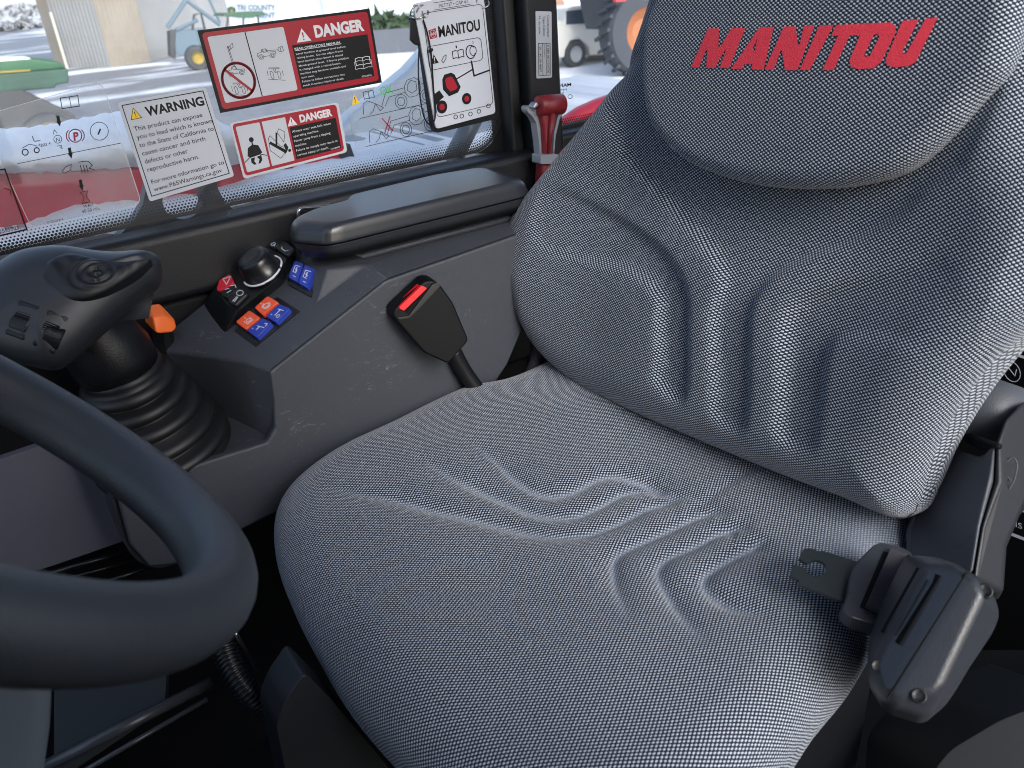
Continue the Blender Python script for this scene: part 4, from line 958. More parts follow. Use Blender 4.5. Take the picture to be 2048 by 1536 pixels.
# ------------------------------------------------------------------ retractor and tongue at the near side
rt = thing('belt_retractor', 'black plastic seat belt retractor on the near side of the cushion', 'retractor', (.45, .2, -.5))
rmat = mat('retractor_plastic', (.019, .022, .028), .38, .25, 800)
def RD(x, y, r): d = ray(x, y); return d/np.linalg.norm(d)*r
away = ray(1850, 1250); away /= np.linalg.norm(away); away = away+np.array([0, 0, -.25]); away /= np.linalg.norm(away)
rim_px = [(1940, 1132, .600), (1985, 1178, .632), (2003, 1222, .65), (1988, 1262, .65), (1945, 1325, .645), (1905, 1392, .64), (1852, 1437, .63), (1768, 1410, .600),
          (1732, 1352, .628), (1738, 1275, .640), (1768, 1190, .648), (1812, 1106, .652), (1880, 1112, .632)]
crA, crB = RD(1936, 1138, .590), RD(1770, 1402, .590)
ring = [RD(*q) for q in rim_px]; n = len(ring)
cyl = [RD(1972, 1190, .597), RD(1880, 1385, .597)]           # top of the rounded right half
mid = [RD(1850, 1130, .612), RD(1745, 1330, .612)]
mb = MB(); V_ = ring+cyl+mid+[p+away*.075 for p in ring]
# 0..12 ring, 13 14 right ridge, 15 16 left ledge, 17.. back
mb.add(V_, [(0, 13, 14, 7), (0, 1, 2, 13), (13, 2, 3, 4, 14), (14, 4, 5, 6), (7, 14, 6), (0, 7, 16, 15), (0, 15, 12), (7, 8, 16), (15, 16, 9, 10, 11), (15, 11, 12), (16, 8, 9)]+[(i, (i+1) % n, 17+(i+1) % n, 17+i) for i in range(n)]+[tuple(17+i for i in range(n))[::-1]])
ro = mb.build('housing', rmat, rt)
for p in ro.data.polygons: p.use_smooth = True
b_ = ro.modifiers.new('bevel', 'BEVEL'); b_.width = .007; b_.segments = 4; b_.limit_method = 'ANGLE'; b_.angle_limit = .12
ro.modifiers.new('wn', 'WEIGHTED_NORMAL')
_trv = [tuple(v) for v in V_]; rtree = BVHTree.FromPolygons(_trv, [tuple(p.vertices) for p in ro.data.polygons])
def lp(x, y, k=0):
    q = on_tree(rtree, x, y, k); return q if q is not None else RD(x, y, .62)
MB().tube([lp(1936-(1936-1770)*t, 1138+(1402-1138)*t, -.0012) for t in np.linspace(.02, .98, 12)], .0009, 6).build('seam', dark, rt)
MB().prism([lp(1882, 1152, .001), lp(1836, 1136, .001), lp(1764, 1264, .001), lp(1800, 1290, .001)], away*.003).build('belt_slot', dark, rt)
for x, y in ((1757, 1333), (1838, 1392), (1970, 1182)):
    p = lp(x, y, 0); MB().lathe(p+away*.003, -away, [(0, .0045), (.0036, .0045), (.0036, .0035), (.003, .003), (.003, .001)], 16).build('screw', black, rt, smooth=True)
# webbing from the slot through the tongue
tg = thing('belt_tongue', 'black steel belt tongue with round hole lying on the cushion', 'belt tongue', PZ(1650, 1150, -.43))
TP = Plane(PZ(1650, 1150, -.428), (.06, -.22, 1))
def t6(L): return [(1100+x/2.926, 880+y/2.926) for x, y in L]
outer = t6([(1480, 648), (1550, 652), (1556, 662), (1590, 662), (1830, 738), (1800, 968), (1700, 955), (1480, 868), (1450, 855), (1452, 832), (1396, 806), (1420, 742), (1490, 765), (1510, 762), (1516, 738), (1500, 722), (1450, 706)])
hole = [(1100+(1550+58*math.cos(a))/2.926, 880+(762+46*math.sin(a))/2.926) for a in np.linspace(0, 2*math.pi, 24, endpoint=False)]
# plate with its key-slot: outline runs in through the slot round the hole
outer = t6([(1480, 648), (1550, 652), (1556, 662), (1590, 662), (1830, 738), (1800, 968), (1700, 955), (1480, 868), (1450, 855), (1452, 832), (1396, 806), (1420, 742), (1480, 762)])
arc = [(1100+(1552+60*math.cos(a))/2.926, 880+(764+48*math.sin(a))/2.926) for a in np.linspace(math.radians(175), math.radians(-148), 26)]
outer += arc+t6([(1450, 706)])
v, f = tri_polys([outer])
pm = MB(); top_ = [TP.at(a, b, .0026) for a, b in v]; pm.add(top_, f)
ol = [TP.at(a, b, .0026) for a, b in outer]; n = len(ol); pm.add(ol+[p-TP.n*.0026 for p in ol], [(i, (i+1) % n, n+(i+1) % n, n+i) for i in range(n)])
pm.build('tongue_plate', blackmetal, tg)
fr_o = t6([(1740, 800), (1790, 742), (1870, 662), (1910, 648), (2010, 668), (2060, 690), (2085, 705), (2100, 730), (2080, 800), (1950, 1090), (1935, 1128), (1900, 1142), (1740, 1090), (1690, 1050), (1688, 1020), (1712, 960), (1722, 880)])
fr_o = round_poly(fr_o, 5, 3)
TP2 = TP.shift(.009)
MB().prism([TP.at(*q, .010) for q in fr_o], -TP.n*.012).build('tongue_grip', rmat, tg, bevel=.003, seg=3)
MB().prism([TP.at(*q, .0106) for q in t6([(1922, 706), (2040, 740), (1900, 1080), (1784, 1030)])], -TP.n*.002).build('webbing_slot', dark, tg)
web = MB(); web.prism([TP.at(*q, .0145) for q in round_poly(t6([(1955, 705), (2062, 745), (1925, 1090), (1812, 1040)]), 3, 3)], -TP.n*.004)
web.prism([TP.at(*t6([(2062, 745)])[0], .0145), TP.at(*t6([(1925, 1090)])[0], .0145), lp(1792, 1270, .001), lp(1856, 1160, .001)], (.001, .001, -.002))
wbo = web.build('webbing', mat('belt_webbing', (.022, .021, .026), .8, .8, 900), tg, bevel=.001)

# recliner cover and the boxes at the right
rc = thing('recliner_cover', 'grey plastic recliner hinge cover beside the lower right of the backrest', 'hinge cover', (.6, .25, -.5))
cp = mat('cover_plastic', (.042, .047, .056), .45, .2, 900)
def facets(name, V_, Fs, m, parent, thick=.05, bev=.006, dirv=None):
    dirv = away if dirv is None else dirv; V_ = [RD(*q) for q in V_]; n = len(V_); mb = MB()
    mb.add(V_, Fs); es = {}
    for f in Fs:
        for i in range(len(f)): e = (f[i], f[(i+1) % len(f)]); es[tuple(sorted(e))] = es.get(tuple(sorted(e)), [])+[e]
    W2 = [p+dirv*thick for p in V_]; mb.v += [tuple(map(float, p)) for p in W2]
    mb.f += [tuple(i+n for i in f[::-1]) for f in Fs]+[(e[0][1], e[0][0], e[0][0]+n, e[0][1]+n) for k, e in es.items() if len(e) == 1]
    return mb.build(name, m, parent, bevel=bev, seg=3)
# front panel faces the cushion, side panel faces the door, they meet in the nearest edge
facets('front_panel', [(1862, 930, .80), (1885, 885, .80), (1965, 910, .745), (1992, 880, .735), (1988, 960, .725), (1962, 1050, .712), (1945, 1150, .70), (1815, 1150, .76), (1812, 1060, .775), (1835, 1000, .785), (1850, 985, .79)],
       [(0, 1, 2, 3, 4, 5, 6, 7, 8, 9, 10)], cp, rc, .04, .005)
facets('side_panel', [(1994, 882, .733), (2012, 835, .75), (2045, 800, .78), (2110, 790, .84), (2100, 950, .82), (2048, 1010, .77), (2015, 1090, .745), (2008, 1190, .735), (1946, 1160, .699), (1964, 1050, .711), (1990, 960, .724)],
       [tuple(range(11))], mat('cover_plastic_dark', (.009, .010, .013), .45, .2, 900), rc, .04, .006)
MB().tube([RD(1915, 800, .87), RD(2010, 842, .79)], .030, 28).build('hinge_barrel', cp, rc, smooth=True)
MB().tube([RD(1940, 872, .775), RD(1998, 893, .73)], .0025, 8).build('hinge_gap', dark, rc, smooth=True)
MB().tube([RD(*q, .75) for q in catmull([(2022, 962), (2012, 945), (2014, 925), (2026, 915), (2034, 930), (2028, 960), (2018, 978)], 5)], .0007, 6).build('embossed_mark', cp, rc)
dr = thing('rear_decal_panel', 'black panel with white printed decals behind the seat at the right edge', 'panel', (.9, .25, -.5))
RX = .95
def RXp(x, y, k=0): return PX(x, y, RX-k)
MB().prism([RXp(x, y) for x, y in [(1900, 640), (2150, 640), (2150, 1300), (1900, 1300)]], (.02, 0, 0)).build('panel', dark, dr)
dc = MB()
class XP:      # plane x = RX
    p = np.array([RX, 0, 0]); n = np.array([-1., 0, 0])
    def at(s, px, py, off=0): return PX(px, py, RX-off)
ar = Art(XP(), [(2000, 700), (2060, 720), (2060, 790), (2000, 770)], dr)
ar.poly(dc, [[(-.2, -.06), (1.3, -.06), (1.3, .02), (-.2, .02)]], .002); ar.line(dc, ar.circle(.4, .5, .28, 20, 1.0), 2, .002, True); ar.text(dc, 'K', .85, .75, .4, .5, .002, bold=.03); ar.line(dc, [(.25, .4), (.5, .6), (.55, .4)], 2, .002)
dc.build('decal_print', paper, dr); dc = MB()
ar = Art(XP(), [(2020, 1000), (2070, 1015), (2070, 1100), (2020, 1080)], dr)
ar.poly(dc, [[(-.2, .02), (1.3, .02), (1.3, .2), (-.2, .2)]], .002); ar.text(dc, 'MS C', 0, .62, .9, .14, .002); ar.poly(dc, [[(-.2, .8), (1.3, .8), (1.3, .88), (-.2, .88)]], .002)
dc.build('decal_print', paper, dr)
bx = thing('door_side_box', 'smooth dark grey box cover at the lower right corner', 'cover', (.4, .05, -.9))
MB().prism([RD(x, y, .9) for x, y in round_poly([(1865, 1545), (1900, 1500), (2000, 1440), (2160, 1380), (2160, 1700), (1860, 1700)], 22, 5)], (.03, .08, -.05)).build('box', mat('box_plastic', (.005, .007, .009), .5, .05, 900), bx, bevel=.008, seg=3)
MB().tube(catmull([PY(1052, 600, .80), PY(1080, 640, .80), PY(1072, 720, .80), PY(1045, 790, .79)], 6), .009, 10).build('belt_strap', mat('belt_webbing', (.02, .02, .025), .8), seat, smooth=True)

# ------------------------------------------------------------------ emergency hammer
hm = thing('emergency_hammer', 'red emergency hammer clipped upright in a grey holder on the pillar', 'hammer', PY(1098, 400, .95))
HY = .925
def z4(L): return [(980+x/3.657, y/3.657) for x, y in L]
hd = MB(); a = PY(*z4([(350, 775)])[0], HY); b = PY(*z4([(528, 760)])[0], HY); hd.tube([a, a+(b-a)*.03, a+(b-a)*.97, b], [.0108, .0132, .0132, .0108], 28)
hd.build('head', redmat, hm, smooth=True)
hl = [(378, 810), (500, 800), (500, 830), (470, 960), (455, 1100), (455, 1140), (404, 1140), (404, 1090), (395, 940), (376, 850)]
MB().prism([PY(*q, HY-.004) for q in z4(hl)], (0, .016, 0)).build('handle', redmat, hm, bevel=.004, seg=3)
MB().tube([PY(*z4([(455, 830)])[0], HY-.006), PY(*z4([(428, 1120)])[0], HY-.006)], [.004, .0015], 8).build('handle_rib', redmat, hm, smooth=True)
MB().prism([PY(*q, HY-.004) for q in z4([(386, 1200), (464, 1200), (470, 1290), (478, 1560), (372, 1560), (380, 1300)])], (0, .018, 0)).build('handle_end', redmat, hm, bevel=.004, seg=3)
ho = MB()
ho.prism([PY(*q, HY+.004) for q in round_poly(z4([(270, 785), (300, 772), (352, 790), (370, 850), (392, 950), (400, 1130), (402, 1200), (372, 1200), (360, 1050), (340, 900), (310, 850), (275, 820)]), 4, 3)], (0, .014, 0))
ho.prism([PY(*q, HY+.004) for q in round_poly(z4([(568, 760), (556, 800), (510, 870), (480, 1000), (470, 1140), (460, 1140), (468, 980), (495, 850), (535, 790), (545, 750)]), 2, 3)], (0, .014, 0))
ho.prism([PY(*q, HY-.010) for q in round_poly(z4([(370, 1136), (460, 1128), (500, 1128), (500, 1188), (460, 1198), (370, 1202)]), 3, 3)], (0, .02, 0))
ho.build('holder', greyp, hm, bevel=.0015, seg=2)
MB().prism([PY(*q, HY-.006) for q in z4([(314, 785), (340, 745), (362, 768), (330, 800)])], (0, .012, 0)).build('steel_tip', metal, hm, bevel=.001)
MB().tube([PY(*q, HY-.008) for q in z4([(500, 1146), (520, 1120), (548, 1095)])], [.0022, .0042, .0028], 8).build('pull_tag', redmat, hm, smooth=True)

# ------------------------------------------------------------------ stickers and the booklet on the side window
GL = Plane((0, GY, 0), (0, 1, 0)); SO = .0012
def sticker(name, label, cat, q, m=paper, r=6, off=SO, th=.0004):
    c = np.array(q).mean(0); t = thing(name, label, cat, GL.at(*c))
    pl = [GL.at(*p, off) for p in round_poly(q, r, 4)]
    MB().prism(pl, (0, th, 0)).build('backing', m, t)
    return t, Art(GL, q, t)
def rect(u0, v0, u1, v1): return [(u0, v0), (u1, v0), (u1, v1), (u0, v1)]
def rrect(u0, v0, u1, v1, r, asp=1): 
    out = []
    for cx_, cy_, a in ((u1-r, v0+r*asp, -90), (u1-r, v1-r*asp, 0), (u0+r, v1-r*asp, 90), (u0+r, v0+r*asp, 180)):
        for k in range(5): t = math.radians(a+k*22.5); out.append((cx_+r*math.cos(t), cy_+r*asp*math.sin(t)))
    return out
def para(ar, mb, lines, u, v, dv, h, off, scale, bold=0):
    for i, (t, w) in enumerate(lines): ar.text(mb, t, u, v+i*dv, w*scale if w else None, h, off, bold=bold)
def warn_tri(ar, parent, cu, cv, w, h, off, m1, m2=black_ink, edge=None):
    mb = MB()
    if edge is not None: e = MB(); ar.poly(e, [[(cu-w*.6, cv+h*.56), (cu, cv-h*.62), (cu+w*.6, cv+h*.56)]], off); e.build('symbol_edge', edge, parent)
    ar.poly(mb, [[(cu-w/2, cv+h/2), (cu, cv-h/2), (cu+w/2, cv+h/2)]], off+.0001); mb.build('warning_triangle', m1, parent)
    mb = MB(); ar.poly(mb, [[(cu-w*.055, cv-h*.2), (cu+w*.055, cv-h*.2), (cu+w*.03, cv+h*.2), (cu-w*.03, cv+h*.2)]], off+.0002); ar.poly(mb, [ar.circle(cu, cv+h*.34, w*.05, 10, h/w)], off+.0002); mb.build('exclamation_mark', m2, parent)
def handler(ar, mb, u, v, s, asp, w, off, up=False):
    """line drawing of a telescopic handler; s = length in u, asp = height factor"""
    L = lambda pts, c=False: ar.line(mb, [(u+a*s, v+b*s*asp) for a, b in pts], w, off, c)
    C = lambda a, b, r: ar.line(mb, [(u+a*s+r*s*math.cos(t), v+b*s*asp+r*s*asp*math.sin(t)) for t in np.linspace(0, 6.28, 18)], w, off, False)
    C(.25, .0, .1); C(.25, 0, .05); C(.7, 0, .1); C(.7, 0, .05)
    L([(.12, -.02), (.12, -.16), (.3, -.2), (.34, -.32), (.5, -.32), (.56, -.16), (.84, -.14), (.84, -.02)]); L([(.35, 0), (.6, 0)])
    L([(.36, -.3), (.38, -.18), (.52, -.18), (.48, -.3)])
    if up:
        L([(.42, -.32), (.38, -1.25), (.42, -1.27), (.48, -.3)]); L([(.4, -1.2), (.62, -1.38), (.62, -1.2), (.46, -1.1), (.4, -1.2)]); L([(.5, -1.28), (.5, -1.14)])
    else: L([(.3, -.24), (.95, -.2), (1.0, -.3), (1.15, -.32), (1.16, -.12), (1.0, -.1), (.95, -.2)]); L([(1.06, -.3), (1.06, -.12)])
def axle(ar, mb, u, v, s, asp, w, off, tilt=0):
    L = lambda pts, c=False: ar.line(mb, [(u+a*s, v+(b+tilt*a)*s*asp) for a, b in pts], w, off, c)
    L([(.2, 0), (.8, 0), (.8, .06), (.2, .06)], True); L([(.45, .06), (.5, .3), (.58, .3), (.56, .06)])
    for a in (.3, .72): L([(a-.08, .25), (a, .2), (a+.08, .3), (a+.08, .6), (a, .68), (a-.08, .6)], True)
    L([(0, .7), (1, .8)]); L([(.08, .2), (.05, .5)]); L([(.95, .2), (.95, .5)])
def book(ar, mb, u, v, w_, h_, w, off):
    L = lambda pts, c=False: ar.line(mb, [(u+a*w_, v+b*h_) for a, b in pts], w, off, c)
    L([(.5, .1), (.25, 0), (0, .08), (0, .85), (.25, .78), (.5, .88), (.75, .78), (1, .85), (1, .08), (.75, 0), (.5, .1), (.5, .88)])
# --- lead warning
t, ar = sticker('warning_sticker', 'white rectangular sticker headed WARNING with black border and paragraph', 'sticker', [(234, 205), (411, 174), (468, 352), (299, 403)])
mb = MB(); ar.line(mb, rect(.04, .035, .955, .955), 1.8, .0014, True); mb.build('border', black_ink, t)
mb = MB(); ar.text(mb, 'WARNING', .27, .185, .66, .098, .0014, bold=.035)
LN = [('This product can expose', .78), ('you to lead which is known', .865), ('to the State of California to', .855), ('cause cancer and birth', .73), ('defects or other', .50), ('reproductive harm.', .60)]
para(ar, mb, LN, .085, .305, .083, .048, .0014, 1, .006)
para(ar, mb, [('For more information go to', .85), ('www.P65Warnings.ca.gov', .80)], .085, .845, .075, .046, .0014, 1, .006)
mb.build('lettering', black_ink, t)
warn_tri(ar, t, .15, .135, .11, .10, .0014, yellow_ink, black_ink, black_ink)
# --- big danger sign
t, ar = sticker('danger_sticker', 'large red and black sticker headed DANGER about levelling the machine, highest on the window', 'sticker', [(394, 61), (738, 17), (763, 165), (440, 226)], black_ink, 0)
mb = MB(); ar.poly(mb, [rrect(.02, .035, .985, .965, .022, 2)], .0014); mb.build('red_field', red_ink, t)
mb = MB(); ar.poly(mb, [rrect(.045, .09, .49, .895, .012, 2)], .0016); mb.build('white_field', paper, t)
mb = MB(); ar.poly(mb, [rect(.515, .335, .962, .895)], .0016); mb.build('black_field', black_ink, t)
mb = MB(); ar.text(mb, 'DANGER', .66, .275, .29, .15, .0018, bold=.05)
DL = [('Level machine at ground level before', .295), ('raising boom.  Do not adjust frame', .275), ('level control when boom is raised', .27), ('above ground level.  If frame position', .30), ('is changed with a raised boom,', .25), ('machine may become unstable and', .275), ('turn over.', .08), ('Failure to follow instructions may', .26), ('result in serious injury or death.', .25)]
para(ar, mb, DL, .527, .462, .0505, .027, .0018, 1, .0)
ar.text(mb, "READ OPERATOR'S MANUAL", .525, .40, .275, .03, .0018, bold=.015); ar.line(mb, [(.525, .408), (.80, .408)], .9, .0018)
ar.text(mb, '52568876', .885, .885, .06, .022, .0018)
book(ar, mb, .865, .62, .085, .12, 1.3, .0018); book(ar, mb, .857, .66, .1, .13, .9, .0018)
mb.build('lettering', white_ink, t)
warn_tri(ar, t, .59, .225, .085, .17, .0018, white_ink, red_ink)
mb = MB(); ar.line(mb, [(.265, .095), (.272, .89)], 2, .0018); handler(ar, mb, .09, .57, .14, 1.9, .9, .0018, True); axle(ar, mb, .10, .67, .10, 2, .9, .0018, .15); handler(ar, mb, .285, .42, .15, 1.9, .9, .0018); axle(ar, mb, .33, .56, .10, 2, .9, .0018, .15); mb.build('line_drawing', black_ink, t)
mb = MB(); ar.line(mb, ar.circle(.157, .655, .095, 40, 2.22), 5.5, .002, True); ar.line(mb, [(.092, .50), (.222, .81)], 5, .002); mb.build('prohibition_ring', red_ink, t)
# --- small danger sign
t, ar = sticker('danger_sticker', 'smaller white edged sticker headed DANGER about seat belts, below the large one', 'sticker', [(458, 246), (676, 204), (694, 304), (487, 358)], paper, 7)
mb = MB(); ar.poly(mb, [rrect(.02, .03, .975, .955, .03, 2.2)], .0014); mb.build('red_field', red_ink, t)
mb = MB(); ar.poly(mb, [rrect(.045, .085, .265, .90, .012, 2)], .0016); ar.poly(mb, [rect(.285, .085, .50, .90)], .0016); mb.build('white_field', paper, t)
mb = MB(); ar.poly(mb, [rect(.52, .29, .95, .89)], .0016); mb.build('black_field', black_ink, t)
mb = MB(); ar.text(mb, 'DANGER', .625, .235, .30, .14, .0018, bold=.05)
para(ar, mb, [('Always wear seat belt when', .36), ('operating machine.', .24), ('Never jump from a tipping', .34), ('machine.', .11), ('Failure to comply may result in', .39), ('serious injury or death.', .30)], .535, .395, .089, .044, .0018, 1, .0)
ar.text(mb, '52568877', .85, .875, .09, .03, .0018); mb.build('lettering', white_ink, t)
warn_tri(ar, t, .55, .18, .09, .17, .0018, white_ink, red_ink)
mb = MB(); ar.poly(mb, [ar.circle(.155, .36, .022, 16, 2.1)], .0018); ar.poly(mb, [[(.15, .40), (.16, .40), (.162, .45), (.205, .48), (.225, .62), (.20, .645), (.11, .66), (.085, .63), (.105, .49), (.148, .45)]], .0018)
ar.poly(mb, [[(.11, .68), (.15, .675), (.135, .74), (.15, .80), (.125, .80), (.105, .75)]], .0018); ar.poly(mb, [[(.165, .675), (.21, .66), (.21, .75), (.185, .80), (.165, .80), (.185, .73)]], .0018); ar.line(mb, [(.05, .72), (.10, .66), (.2, .64), (.26, .69)], 1.6, .002)
ar.poly(mb, [[(.305, .50), (.32, .46), (.44, .67), (.43, .73)]], .0018); ar.poly(mb, [[(.385, .32), (.40, .34), (.375, .56), (.36, .54)]], .0018); ar.line(mb, [(.31, .40), (.33, .36), (.40, .58), (.43, .62), (.42, .74), (.38, .80), (.30, .62), (.31, .40)], 1, .0018); ar.line(mb, [(.40, .33), (.42, .27), (.47, .35), (.44, .53)], 1, .0018, True)
ar.poly(mb, [ar.circle(.475, .70, .014, 12, 2)], .0018); ar.poly(mb, [[(.43, .58), (.455, .55), (.47, .64), (.46, .68), (.445, .72), (.425, .75), (.44, .67)]], .0018); mb.build('pictogram', black_ink, t)
# --- clear sticker with two handlers
t, ar = sticker('clear_sticker', 'clear sticker showing two loader outlines, one marked OK and one crossed out', 'sticker', [(684, 188), (868, 148), (882, 262), (712, 302)], film, 5)
mb = MB(); ar.text(mb, 'OK', .40, .17, .135, .16, .0016); mb.build('ok_mark', green_ink, t)
mb = MB(); ar.line(mb, [(.36, .55), (.45, .80)], 2.2, .0018); ar.line(mb, [(.45, .55), (.36, .80)], 2.2, .0018); mb.build('cross_mark', red_ink, t)
mb = MB(); book(ar, mb, .215, .04, .11, .15, 1.2, .0016)
for ox, oy in ((.0, .0), (.0, .49)):
    L = lambda pts, c=False: ar.line(mb, [(a+ox, b+oy) for a, b in pts], 1.1, .0016, c)
    L([(.17, .42), (.19, .24), (.24, .20), (.32, .28), (.28, .40), (.24, .44)]); L([(.32, .28), (.40, .38), (.36, .42), (.32, .28)]); L([(.12, .47), (.95, .47)])
    L([(.38, .36), (.45, .14), (.66, .12), (.66, .20), (.48, .22), (.42, .36)])
    L([(.66, .10), (.70, .0), (.78, -.02), (.83, .06), (.83, .22), (.78, .30), (.70, .30), (.66, .22)], True); L([(.70, .08), (.74, .02), (.79, .06), (.79, .2), (.73, .24), (.69, .18)], True)
    for c_ in (.60, .88):
        L([(c_+.065*math.cos(q), .34+.12*math.sin(q)) for q in np.linspace(0, 6.28, 22)]); L([(c_+.04*math.cos(q), .34+.075*math.sin(q)) for q in np.linspace(0, 6.28, 18)])
    L([(.84, .12), (.94, .1), (.96, .2)])
mb.build('line_drawing', black_ink, t); warn_tri(ar, t, .115, .13, .09, .18, .0016, yellow_ink)
# --- clear sticker at the left
t, ar = sticker('clear_sticker', 'clear instruction sticker with brake and gauge symbols left of the WARNING sticker', 'sticker', [(-40, 232), (203, 163), (283, 408), (62, 454)], film, 16)
mb = MB(); ar.line(mb, rrect(.0, .0, 1., 1., .07, 1), 1.2, .0018, True); mb.build('edge_line', white_ink, t)
mb = MB()
def arrow(x, y):
    a2 = Art(GL, [(x-6, y-10), (x+4, y-12), (x+8, y+10), (x-2, y+12)], t); a2.poly(mb, [[(.2, 0), (.8, 0), (.8, .5), (1, .5), (.55, 1), (.0, .5), (.2, .5)]], .0018)
arrow(116, 242); arrow(139, 306); arrow(161, 370)
a3 = Art(GL, [(0, 0), (100, 0), (100, 100), (0, 100)], t)
S = lambda pts, c=False, w=1.2: a3.line(mb, [(x/100, y/100) for x, y in pts], w, .0018, c)
S([(120, 196), (155, 191), (158, 212), (124, 217)], True, 1.6); S([(138, 194), (142, 214)])
S([(198+18*math.cos(q), 262+18*math.sin(q)) for q in np.linspace(0, 6.28, 28)]); S([(196, 268), (200, 258)], False, 3)
S([(50+6*math.cos(q), 304+6*math.sin(q)) for q in np.linspace(0, 6.28, 16)], False, 2); S([(73+5*math.cos(q), 300+5*math.sin(q)) for q in np.linspace(0, 6.28, 16)], False, 2)
S([(44, 296), (58, 288), (68, 290), (74, 292)]); S([(64, 272), (68, 282), (80, 281)], False, 1.6)
S([(115+8*math.cos(q), 278+8*math.sin(q)) for q in np.linspace(0, 6.28, 16)]); S([(106, 268), (108, 259), (114, 266)]); S([(114, 292), (122, 290), (124, 297), (119, 294)])
S([(34, 327), (240, 286)]); 
S([(124, 342), (130, 334), (142, 328), (141, 340), (128, 346), (124, 342)]); S([(157, 324), (168, 322), (176, 322), (184, 330), (178, 336), (190, 340)], False, 1.5)
for x in (160, 166, 172): S([(x, 330), (x+4, 346)], False, 1.4)
S([(160, 384), (175, 381), (172, 392), (180, 403), (164, 406), (168, 394), (160, 384)])
a4 = Art(GL, [(76, 285), (101, 281), (101, 291), (76, 295)], t); a4.text(mb, '+ssss +', 0, .9, 1, .9, .0018)
a4 = Art(GL, [(110, 274), (120, 272), (121, 282), (111, 284)], t); a4.text(mb, 'N', 0.1, 1, .7, .9, .0018)
a4 = Art(GL, [(165, 408), (186, 404), (188, 411), (167, 415)], t); a4.text(mb, 'WAIT', 0, 1, 1, .9, .0018)
a4 = Art(GL, [(162, 418), (197, 411), (199, 420), (164, 427)], t); a4.text(mb, '40-50 min', 0, .9, 1, .8, .0018)
a4 = Art(GL, [(93, 441), (125, 435), (126, 441), (94, 448)], t); a4.text(mb, 'N°53035274', 0, .9, 1, .8, .0018)
mb.build('symbols', black_ink, t)
mb = MB(); S2 = lambda pts, w: a3.line(mb, [(x/100, y/100) for x, y in pts], w, .0019)
for r, w in ((13, 2),): S2([(150+r*math.cos(q), 271+r*math.sin(q)) for q in np.linspace(0, 6.28, 26)], w)
for a0 in (-.8, math.pi-.8): S2([(150+18*math.cos(q), 271+16*math.sin(q)) for q in np.linspace(a0, a0+1.5, 10)], 2)
a4 = Art(GL, [(144, 264), (157, 261), (159, 278), (146, 281)], t); a4.text(mb, 'P', .1, 1, .8, .95, .0019, bold=.04); mb.build('brake_symbol', red_ink, t)
t, ar = sticker('clear_sticker', 'clear sticker corner with thick black border at the lower left of the window', 'sticker', [(-80, 350), (10, 336), (56, 460), (-80, 492)], film, 0, off=.0018)
mb = MB(); ar.line(mb, [(0, .01), (.985, .01), (.985, .98), (0, .98)], 3, .0022); ar.line(mb, [(.85, .3), (.95, .34), (.93, .42)], 1.5, .0022); ar.text(mb, '52551703', .55, .95, .33, .06, .0022); mb.build('border', black_ink, t)
# --- pillar type plate and rear glass marking
PP_ = Plane((0, .955, 0), (0, 1, 0))
c = [(1070, 22), (1102, 23), (1103, 155), (1072, 157)]; t = thing('type_plate', 'narrow white label with rotated black print on the pillar above the hammer', 'label', PP_.at(1086, 90))
MB().prism([PP_.at(*p, .0012) for p in round_poly(c, 3, 3)], (0, .0004, 0)).build('backing', paper, t)
ar = Art(PP_, [c[1], c[2], c[3], c[0]], t)        # reading direction runs down the pillar
mb = MB(); ar.text(mb, 'Constructeur', .06, .30, .33, .16, .0016); ar.text(mb, 'Type Cabine', .07, .56, .30, .16, .0016); ar.text(mb, 'N. de série', .08, .82, .26, .14, .0016)
ar.line(mb, rect(.48, .12, .96, .86), 1, .0016, True); ar.text(mb, 'E 580118717270700', .51, .30, .42, .13, .0016, bold=.01); ar.line(mb, [(.48, .36), (.96, .36)], .8, .0016); ar.line(mb, [(.48, .60), (.96, .60)], .8, .0016); ar.text(mb, 'homologation', .50, .50, .2, .08, .0016); ar.text(mb, '01- 40 09 0007', .53, .80, .38, .12, .0016, bold=.01)
mb.build('lettering', black_ink, t)
mb = MB(); t = thing('glass_marking', 'small black mirrored maker marking on the lower corner of the rear side window', 'marking', GL.at(1130, 185))
ar = Art(GL, [(1146, 164), (1092, 170), (1092, 202), (1146, 198)], t)      # printed to be read from outside
ar.text(mb, 'MANITOU', .08, .22, .95, .2, .0008, bold=.03); ar.text(mb, 'M4 - 50', .25, .45, .6, .12, .0008); ar.text(mb, 'SIGUA', .35, .66, .6, .13, .0008); ar.text(mb, '43R - 0111', .3, .88, .7, .12, .0008); ar.line(mb, [(.12+.08*math.cos(q), .84+.12*math.sin(q)) for q in np.linspace(0, 6.28, 14)], 1.2, .0008)
mb.build('print', black_ink, t)
# --- hanging load chart booklet
bo_ = thing('load_chart_booklet', 'white ring bound load chart booklet in a black frame hanging on the window', 'booklet', PY(910, 20, .975))
BP1 = Plane((0, .972, 0), (0, 1, 0))
fr = [(836, 60), (824, 10), (838, 60), (868, 262), (878, 268), (990, 240), (998, 232), (972, 14), (966, 10), (975, 55), (985, 60), (975, 72)]
frame_o = round_poly([(822, 30), (838, 52), (842, 90), (870, 240), (866, 262), (882, 267), (996, 236), (998, 222), (985, 110), (978, 74), (984, 58), (985, 50), (970, 8), (962, 6), (972, 60), (900, 80), (846, 90), (838, 40)], 2, 2)
frame_o = [(824, 36), (838, 60), (845, 95), (868, 255), (874, 266), (984, 240), (996, 232), (996, 222), (979, 76), (986, 54), (972, 10), (960, 8), (850, 30)]
MB().prism([BP1.at(*p) for p in round_poly(frame_o, 3, 3)], (0, .012, 0)).build('frame', black_ink, bo_, bevel=.001)
